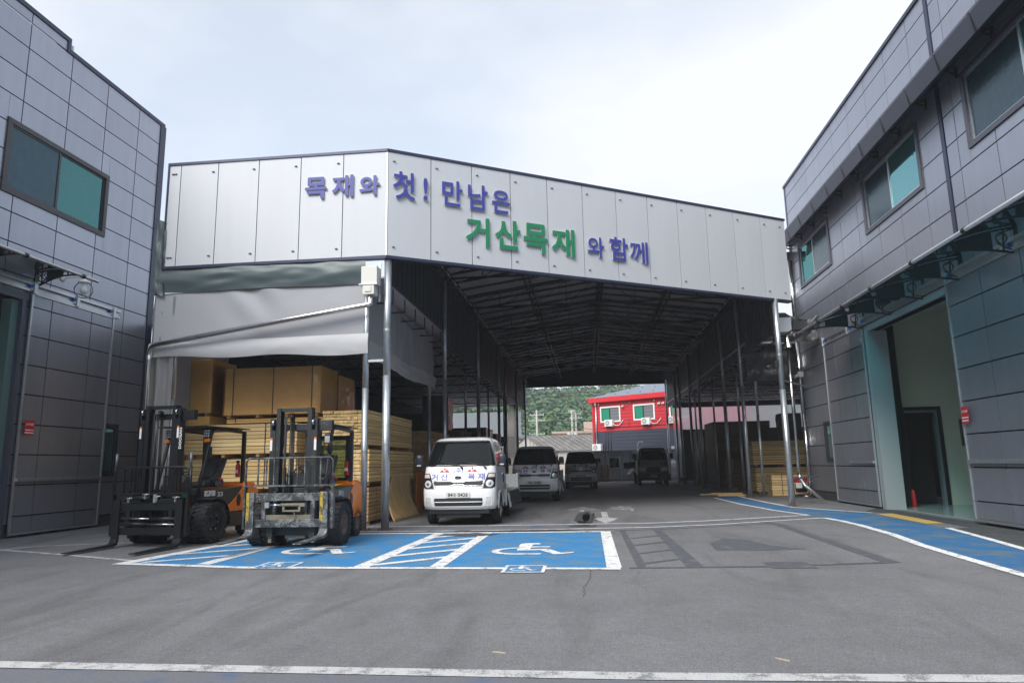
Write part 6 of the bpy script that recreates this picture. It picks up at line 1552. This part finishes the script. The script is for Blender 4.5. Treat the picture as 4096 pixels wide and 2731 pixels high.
# red and blue building
RA = Vector((.55, 68.2, -.14)); RD = Vector((5.77, -4.0, 0)).normalized(); rz = math.atan2(RD.y, RD.x)
RH = thing('red_building', 'red and dark blue clapboard building beyond the canopy', 'building', RA, rz)
RH.scale = (1.1, 1.1, 1.1)
fr_ = lambda u, v, w: (u, -w, v)
redm = mat('red_siding', (.50, .018, .028), .45, 0, .05, 2); bluem = mat('blue_siding', (.035, .04, .065), .5, 0, .05, 2)
HRr = [(.8, 4.91, 2.86, 6.28), (4.13, 4.92, 6.18, 6.26), (7.5, 4.9, 9.5, 6.25)]
m = MB(); z = 4.15
def siding(m, z0, z1, step, mi, holes):
    z = z0
    while z < z1-.02:
        zt = min(z+step, z1)
        for (a, b, c, d) in cut_rects([(.0, z, 14, zt-.02)], holes):
            m.add([fr_(a, b, .045), fr_(c, b, .045), fr_(c, d, .02), fr_(a, d, .02)], [(0, 1, 2, 3)], mi)
            m.add([fr_(a, b, .0), fr_(c, b, .0), fr_(c, b, .045), fr_(a, b, .045)], [(0, 1, 2, 3)], mi)
        m.add([fr_(0, zt-.02, .012), fr_(14, zt-.02, .012), fr_(14, zt+.002, .012), fr_(0, zt+.002, .012)], [(0, 1, 2, 3)], 2)
        z += step
siding(m, 4.15, 6.70, .285, 0, HRr); siding(m, .2, 4.15, .285, 1, [])
backing(m, 0, 0, 14, 6.7, fr_, HRr, -.2, 0, 0); m.box((0, .2, 0), (.2, 9, 6.7), 0); m.build('wall', [redm, bluem, mat('siding_groove', (.06, .02, .03), .8)], RH)
m = MB(); m.box((-.05, -.08, 0), (.12, .05, 6.7)); m.build('corner_board', redm, RH)
m = MB(); m.box((-.25, -.42, 6.68), (14.2, -.36, 7.08)); m.box((-.25, -.42, 6.66), (14.2, .0, 6.70)); m.box((-.25, -.42, 6.68), (-.18, 9, 7.08)); m.build('eave_fascia', mat('red_fascia', (.60, .02, .03), .4), RH)
m = MB(); m.quad((-.25, -.40, 7.08), (14.2, -.40, 7.08), (14.2, 5.0, 8.6), (3.5, 5.0, 8.6)); m.quad((-.25, -.40, 7.08), (3.5, 5.0, 8.6), (3.5, 5.1, 8.6), (-.25, 9, 7.08)); m.quad((3.5, 5.0, 8.6), (14.2, 5.0, 8.6), (14.2, 9, 7.08), (-.25, 9, 7.08))
m.build('roof', mat('roof_bluegrey', (.20, .23, .28), .55, .2, .08, 1), RH)
m = MB()
for k in range(11): u = .8+1.25*k; m.cyl(fr_(u, 7.35, .40-.97), fr_(u, 7.40, .40-.97), .05, 6)
for k in range(11): u = 2.4+1.25*k; m.cyl(fr_(u, 7.9, -2.5), fr_(u, 7.96, -2.5), .05, 6)
m.build('snow_guards', MATS['girder_steel'], RH)
gw = mat('green_blind', (.01, .22, .13), .3); gyw = mat('grey_blind', (.16, .17, .18), .3)
for (a, b, c, d) in HRr: window(RH, fr_, a, b, c, d, .13, M_['white'], (gw, gyw), .47)
def ac(parent, u, z, w=.78, h=.56, pipe=True, fn=fr_):
    m = MB(); fbox(m, fn, (u, z, .12), (u+w, z+h, .42)); a = m.build('air_conditioner', M_['white'], parent, bevel=.015)
    m = MB(); cx = u+w*.38; r = h*.40
    P = [fn(cx+r*cos(t), z+h/2+r*sin(t), .428) for t in [2*pi*k/20 for k in range(20)]]; m.add(P, [range(20)]); m.build('fan_grille', mat('fan_grey', (.35, .36, .36), .5), a)
    m = MB(); P = [fn(cx+r*.35*cos(t), z+h/2+r*.35*sin(t), .434) for t in [2*pi*k/14 for k in range(14)]]; m.add(P, [range(14)]); m.build('fan_hub', M_['offwhite'], a)
    m = MB(); fbox(m, fn, (u+.05, z-.06, .0), (u+.1, z, .42)); fbox(m, fn, (u+w-.1, z-.06, .0), (u+w-.05, z, .42)); m.build('wall_bracket', M_['alu'], a)
    if pipe: m = MB(); m.tube([fn(u+w-.02, z+.25, .3), fn(u+w+.18, z+.05, .25), fn(u+w+.55, z+.06, .2), fn(u+w+.80, z+.32, .12), fn(u+w+.88, z+.50, .04)], .035, 8); m.build('refrigerant_hose', M_['offwhite'], a)
for u, z in ((1.44, 4.55), (5.06, 4.52), (7.45, 4.5)): ac(RH, u, z)
ac(RH, .06, 2.50, .9, .58, False)
m = MB(); m.cyl(fr_(.42, 6.62, .14), fr_(.38, 2.6, .14), .055, 8); m.box((.32, -.24, 6.45), (.52, -.05, 6.72)); m.build('downpipe', M_['alu'], RH)
m = MB()
for u in (1.24, 1.52, 1.80): m.cyl(fr_(u, 4.12, .08), fr_(u, 2.5, .08), .025, 6)
m.cyl(fr_(.9, 4.45, .08), fr_(8, 4.45, .08), .012, 5); m.cyl(fr_(3.7, 4.45, .08), fr_(3.7, 5.15, .08), .012, 5)
m.build('conduits', MATS['girder_steel'], RH)
for u in (.72, 3.88, 6.24): m = MB(); m.lathe([(0, .09), (.06, .07), (.08, .02), (.06, -.05), (0, -.07)], (u, -.12, 6.45), 'Z', 12); m.build('eave_lamp', M_['steel'], RH)
for u in (3.19, 6.68, 7.05): m = MB(); m.cyl((u-.1, -.02, 6.18), (u-.1, -.22, 6.18), .05, 8); m.lathe([(0, -.12), (.09, -.08), (.11, 0), (.08, .05)], (u+.06, -.18, 6.18), 'X', 12); m.build('vent_cowl', M_['offwhite'], RH)

# old grey-roofed shed
t = thing('old_shed', 'low old shed with a long weathered grey roof behind the trucks', 'shed', (0, 92, 0))
gr = mat('weathered_cement_roof', (.175, .165, .155), .9, 0, .28, 1.1, stretch=(1, .3, 1))
m = MB(); K = 60
for k in range(K):
    a = k/K; x0 = -8.2+22*a; x1 = x0+22/K; d = .05*(k % 2)
    m.add([(x0+3.2, -7, 3.0+d), (x1+3.2, -7, 3.0+d), (x1, 0, 5.15+d), (x0, 0, 5.15+d)], [(0, 1, 2, 3)])
    m.add([(x0, 0, 5.15+d), (x1, 0, 5.15+d), (x1-3.2, 7, 3.0+d), (x0-3.2, 7, 3.0+d)], [(0, 1, 2, 3)])
m.build('roof', gr, t, fix=False)
m = MB(); m.add([(-5.0, -6.6, 0), (-8.0, 0, 0), (-11.2, 6.6, 0), (-11.2, 6.6, 3.1), (-8.0, 0, 5.1), (-5.0, -6.6, 3.1)], [range(6)]); m.add([(-5, -6.6, 0), (17, -6.6, 0), (17, -6.6, 3.05), (-5, -6.6, 3.05)], [(0, 1, 2, 3)]); m.build('wall', mat('old_render', (.42, .40, .36), .9, 0, .2, 1), t)
m = MB()
for k in range(1, 6): f = k/6; m.beam((-5-3*f, -6.7+6.6*f, 3.0), (-5-3*f, -6.7+6.6*f, 3.0+2.1*f), .06, .06)
for a, b in (((-5, -6.72, 3.05), (-8, -.1, 5.1)), ((-5, -6.72, 3.05), (-11, 6.5, 3.05)), ((-8, -.1, 5.1), (-11, 6.5, 3.1))): m.beam(a, b, .12, .14)
m.build('gable_frame', mat('old_timber', (.20, .18, .16), .9), t)

def house(name, label, x, y, w, d, h, col, wins, roofcol=None, floors=1, gable=False):
    t = thing(name, label, 'house' if floors == 1 else 'building', (x, y, 0))
    fh = lambda u, v, w_: (u, -w_, v)
    holes = [(a, b, a+c, b+e) for a, b, c, e in wins]
    m = MB(); backing(m, 0, 0, w, h, fh, holes, -.3, 0); m.box((0, .3, 0), (.3, d, h)); m.box((w-.3, .3, 0), (w, d, h)); m.box((0, d-.3, 0), (w, d, h)); m.box((.2, 1.0, 0), (w-.2, 1.05, h-.1)); m.build('wall', col, t)
    m = MB()
    if gable: m.prism([(-.5, h), (w/2, h+1.6), (w+.5, h)], -.4, d+.4, 'XZ')
    else: m.box((-.25, -.25, h), (w+.25, d+.25, h+.35)); m.box((w*.55, 1, h+.35), (w*.9, d-1, h+1.6))
    m.build('roof', roofcol or col, t)
    for (a, b, c, e) in holes:
        m = MB(); frame(m, fh, a, b, c, e, .10, -.1, .06); m.beam(fh((a+c)/2, b, 0), fh((a+c)/2, e, 0), .08, .08); wn = m.build('window', M_['white'], t)
        m = MB(); fbox(m, fh, (a+.1, b+.1, -.12), (c-.1, e-.1, -.08)); m.build('pane', mat('house_pane', (.10, .17, .20), .1), wn)
    return t
pk = mat('pink_brick', (.42, .27, .22), .85, 0, .1, 1); cr = mat('cream_render', (.50, .42, .34), .85, 0, .08, 1)
house('house', 'long pale pink house with two windows above the old shed roof', -5.1, 104, 8.2, 8, 5.85, pk, [(.9, 4.35, 1.0, 1.0), (2.4, 4.35, 1.8, 1.1), (5.2, 4.35, 1.0, 1.0)], mat('pink_roof', (.46, .33, .28), .8))
house('apartment_building', 'cream two-storey block with glazed balconies beside the red building', -.4, 112, 9, 9, 7.6, cr, [(.6, 5.9, 1.6, 1.1), (2.6, 5.6, 2.0, 1.7), (.8, 3.9, 1.4, 1.1), (2.6, 3.4, 2.0, 1.6), (5.5, 5.6, 2, 1.6)], None, 2)
house('house', 'grey hip-roofed house at the far left beyond the canopy', -14.5, 104, 5.2, 7, 5.3, pk, [(3.4, 3.7, 1.1, 1.2), (1.0, 3.7, 1.3, 1.2)], mat('slate_roof', (.15, .18, .21), .7), gable=True)
house('house', 'pink house hidden mostly by the left posts', -24, 100, 7, 7, 4.8, pk, [(1.0, 3.0, 1.3, 1.2), (4.4, 3.0, 1.3, 1.2)], MATS['slate_roof'], gable=True)

# utility poles and wires
conc = mat('pole_concrete', (.42, .40, .37), .8, 0, .1, 2)
def upole(label, x, y, h, arms, tr=False):
    t = thing('utility_pole', label, 'utility pole', (x, y, 0), 0, 'utility poles beyond the canopy')
    m = MB(); m.cyl((0, 0, 0), (0, 0, h), .19, 10, r2=.12); m.build('pole', conc, t)
    for z, l in arms:
        m = MB(); m.beam((-l, 0, z), (l, 0, z), .09, .09); m.beam((-l*.7, 0, z), (0, 0, z-.5), .04, .04); a = m.build('crossarm', M_['alu'], t)
        m = MB()
        for k in (-.9, -.3, .5, .95): m.lathe([(0, 0), (.05, .02), (.05, .12), (0, .16)], (l*k, 0, z+.05), 'Z', 8)
        m.build('insulator', M_['offwhite'], a)
    if tr: m = MB(); m.cyl((.45, 0, h*.55), (.45, 0, h*.55+.9), .28, 12); m.cyl((-.5, 0, h*.55), (-.5, 0, h*.55+.9), .28, 12); m.build('transformer', mat('transformer_grey', (.38, .40, .40), .5), t)
    return t
upole('leftmost concrete utility pole with two pairs of crossarms', -7.1, 98, 9.0, ((7.5, 1.2), (8.3, 1.0), (5.6, 1.1)))
upole('thicker of the two paired utility poles near the red building', -2.2, 100, 9.0, ((8.8, .5),), True)
upole('thinner of the two paired utility poles, right next to the red building', -1.66, 101, 8.7, ((8.5, .7), (7.9, .9)))
def wire(label, y, z, x0, x1, sag=.25, dz=0, dy=0):
    m = MB(); m.tube([(x0+(x1-x0)*k/20, y+dy*k/20, z+dz*k/20-sag*4*(k/20)*(1-k/20)) for k in range(21)], .034, 4); o = m.build('power_line', M_['black']); tag(o, label, 'power line', 'power lines before the hill')
wire('power line at the top of the left utility pole crossing to the red building', 99.5, 8.55, -26, 20, .1)
wire('power line at the middle crossarm height, running to the red building', 99.6, 7.55, -26, 20, .12)
wire('lowest power line sloping down past the paired poles', 99.7, 7.5, -7, 12, .3, -2.6)
for i, (z, dz) in enumerate(((12.1, .6), (11.75, .5), (11.1, .7), (10.6, .8))):
    wire(['topmost', 'second from the top', 'third from the top', 'fourth from the top'][i]+' of the long wires sagging across the hill below the canopy beam', 90, z-.6, -30, 30, .35, dz)

# yellow machine glimpse and white bollard between the trucks
m = MB(); m.cyl((0, 0, 0), (0, 0, 2.3), .10, 12); m.lathe([(.10, 0), (.17, .05), (.17, .18), (.0, .26)], (0, 0, 2.3), 'Z', 12); o = m.build('vent_post', M_['offwhite']); o.location = (-.95, 58, 0); tag(o, 'white capped post seen between the second and third trucks', 'post')

# hill with its wood
def hz(x, y):
    t = (y-128)/100; return 2.5+max(0, t)*19*(1-.25*max(0, t-.8)) + 2.5*noise.noise((x*.012, y*.012, 4)) + .03*x*max(0, min(1, t))
hm = MB(); hm.grid(lambda a, b: (-190+380*a, 122+130*b, hz(-190+380*a, 122+130*b)-(3 if b == 0 else 0)), 60, 24)
struct(hm.build('hill', mat('hill_soil', (.035, .05, .02), 1.0), fix=False))
def leafmat(name, c1, c2):
    m = bpy.data.materials.new(name); m.use_nodes = True; t = m.node_tree; p = t.nodes['Principled BSDF']
    g = N('ShaderNodeNewGeometry', t); cr = N('ShaderNodeValToRGB', t); e = cr.color_ramp.elements; e[0].color = lin(c1); e[1].color = lin(c2)
    tc = N('ShaderNodeTexCoord', t); n = N('ShaderNodeTexNoise', t); n.inputs['Scale'].default_value = .11; n.inputs['Detail'].default_value = 3
    t.links.new(tc.outputs['Object'], n.inputs[0])
    a = N('ShaderNodeMath', t, operation='MULTIPLY_ADD'); a.inputs[1].default_value = .24; t.links.new(g.outputs['Random Per Island'], a.inputs[0])
    mr = N('ShaderNodeMapRange', t); mr.inputs[1].default_value = .35; mr.inputs[2].default_value = .65; mr.inputs[3].default_value = 0; mr.inputs[4].default_value = .65; t.links.new(n.outputs[0], mr.inputs[0])
    t.links.new(mr.outputs[0], a.inputs[2]); t.links.new(a.outputs[0], cr.inputs[0]); t.links.new(cr.outputs[0], p.inputs['Base Color']); p.inputs['Roughness'].default_value = .8; p.inputs['Specular IOR Level'].default_value = .2
    MATS[name] = m; return m
lm = leafmat('wood_foliage', (.050, .112, .060), (.115, .185, .075))
def crown(vs, fs, cx, cy, cz, r, h, n, sz, rnd):
    lob = [(rnd.uniform(-.45, .45)*r, rnd.uniform(-.45, .45)*r, rnd.uniform(.15, .9)*h, rnd.uniform(.38, .62)*r) for _ in range(7)]
    for _ in range(n):
        lx, ly, lz, lr = rnd.choice(lob); u = rnd.uniform(-.4, 1); a = rnd.uniform(0, 2*pi); q = sqrt(max(0, 1-u*u))
        d = Vector((q*cos(a), q*sin(a), u)); p = Vector((cx+lx, cy+ly, cz+lz))+d*lr*rnd.uniform(.8, 1.05)
        nrm = (d+Vector((rnd.uniform(-.6, .6), rnd.uniform(-.6, .6), rnd.uniform(-.3, .6)))).normalized(); t1 = nrm.cross(Vector((.3, .2, .9))).normalized(); t2 = nrm.cross(t1); s = sz*rnd.uniform(.6, 1.3)
        o = len(vs); vs += [tuple(p+t1*s), tuple(p+t2*s*.8), tuple(p-t1*s), tuple(p-t2*s*.8)]; fs.append((o, o+1, o+2, o+3))
rnd = random.Random(3); vs_, fs_ = [], []
y = 131
while y < 238:
    span = (46+y*.22) if y < 236 else 60
    x = -span*.75
    while x < span:
        if rnd.random() < .94: crown(vs_, fs_, x+rnd.uniform(-1.5, 1.5), y+rnd.uniform(-1.5, 1.5), hz(x, y)+.5, rnd.uniform(2.6, 4.0), rnd.uniform(3.5, 5.5), 130 if abs(x) < 34 else 50, .55 if abs(x) < 34 else .8, rnd)
        x += 4.6
    y += 4.4
me = bpy.data.meshes.new('hillside_wood'); me.from_pydata(vs_, [], fs_); me.materials.append(lm); o = bpy.data.objects.new('hillside_wood', me); COL.objects.link(o); o['kind'] = 'stuff'; o['label'] = 'dense green wood covering the hill'
def tree(label, x, y, r, h, tr):
    t = thing('broadleaf_tree', label, 'tree', (x, y, 0), 0, 'trees among the far houses'); a, b = [], []
    for k in range(3): crown(a, b, rnd.uniform(-.3, .3)*r, 0, tr*.7+k*h*.22, r*(1-.18*k), h*.55, 420, .17, rnd)
    me = bpy.data.meshes.new('crown'); me.from_pydata(a, [], b); me.materials.append(lm); c = bpy.data.objects.new('crown', me); COL.objects.link(c); c.parent = t
    m = MB(); m.tube([(0, 0, 0), (.05, 0, tr*.6), (0, .05, tr+h*.4)], [.18, .14, .06], 8); m.tube([(0, 0, tr*.7), (.5, 0, tr+.6)], [.09, .04], 6); m.build('trunk', mat('bark', (.10, .075, .05), .9), t)
tree('round bright green tree behind the left utility pole', -5.7, 106, 1.9, 4.6, 2.6)
tree('low green tree at the corner of the hip-roofed house', -9.4, 110, 1.5, 3.6, 2.0)
tree('dark tree behind the long pink house', -2.6, 116, 1.8, 4.0, 3.0)

# unseen warehouse form, added to block low sky light and show in reflections
t = thing('added_sky_blocker', 'unseen warehouse-shaped block added behind the camera to shade the canopy', 'building', (0, -32, 0))
m = MB(); m.box((-40, -12, 0), (40, 0, 9.5))
m.build('wall', mat('sky_blocker_grey', (.20, .21, .23), .6, 0, .08, .5), t)
m = MB(); m.prism([(-12.3, 9.5), (-6, 11.2), (.3, 9.5)], -40.3, 40.3, 'YZ'); m.build('roof', M_['greytrim'], t)
for k in range(8): m = MB(); m.box((-37+10*k, .0, .1), (-32+10*k, .06, 5)); m.build('blocker_shutter', M_['alu'], t)

# air between here and the hill
hb = MB(); hb.box((-395, -55, -1.5), (395, 850, 46))
hz_o = hb.build('haze', bpy.data.materials.new('haze_air')); hm_ = hz_o.data.materials[0]; hm_.use_nodes = True; q = hm_.node_tree
q.nodes.clear(); ho = N('ShaderNodeOutputMaterial', q); hv = N('ShaderNodeVolumePrincipled', q); hv.inputs['Color'].default_value = (.86, .92, 1, 1); hv.inputs['Density'].default_value = .0010
q.links.new(hv.outputs[0], ho.inputs['Volume']); hz_o['kind'] = 'stuff'; hz_o['label'] = 'thin summer haze in the air'
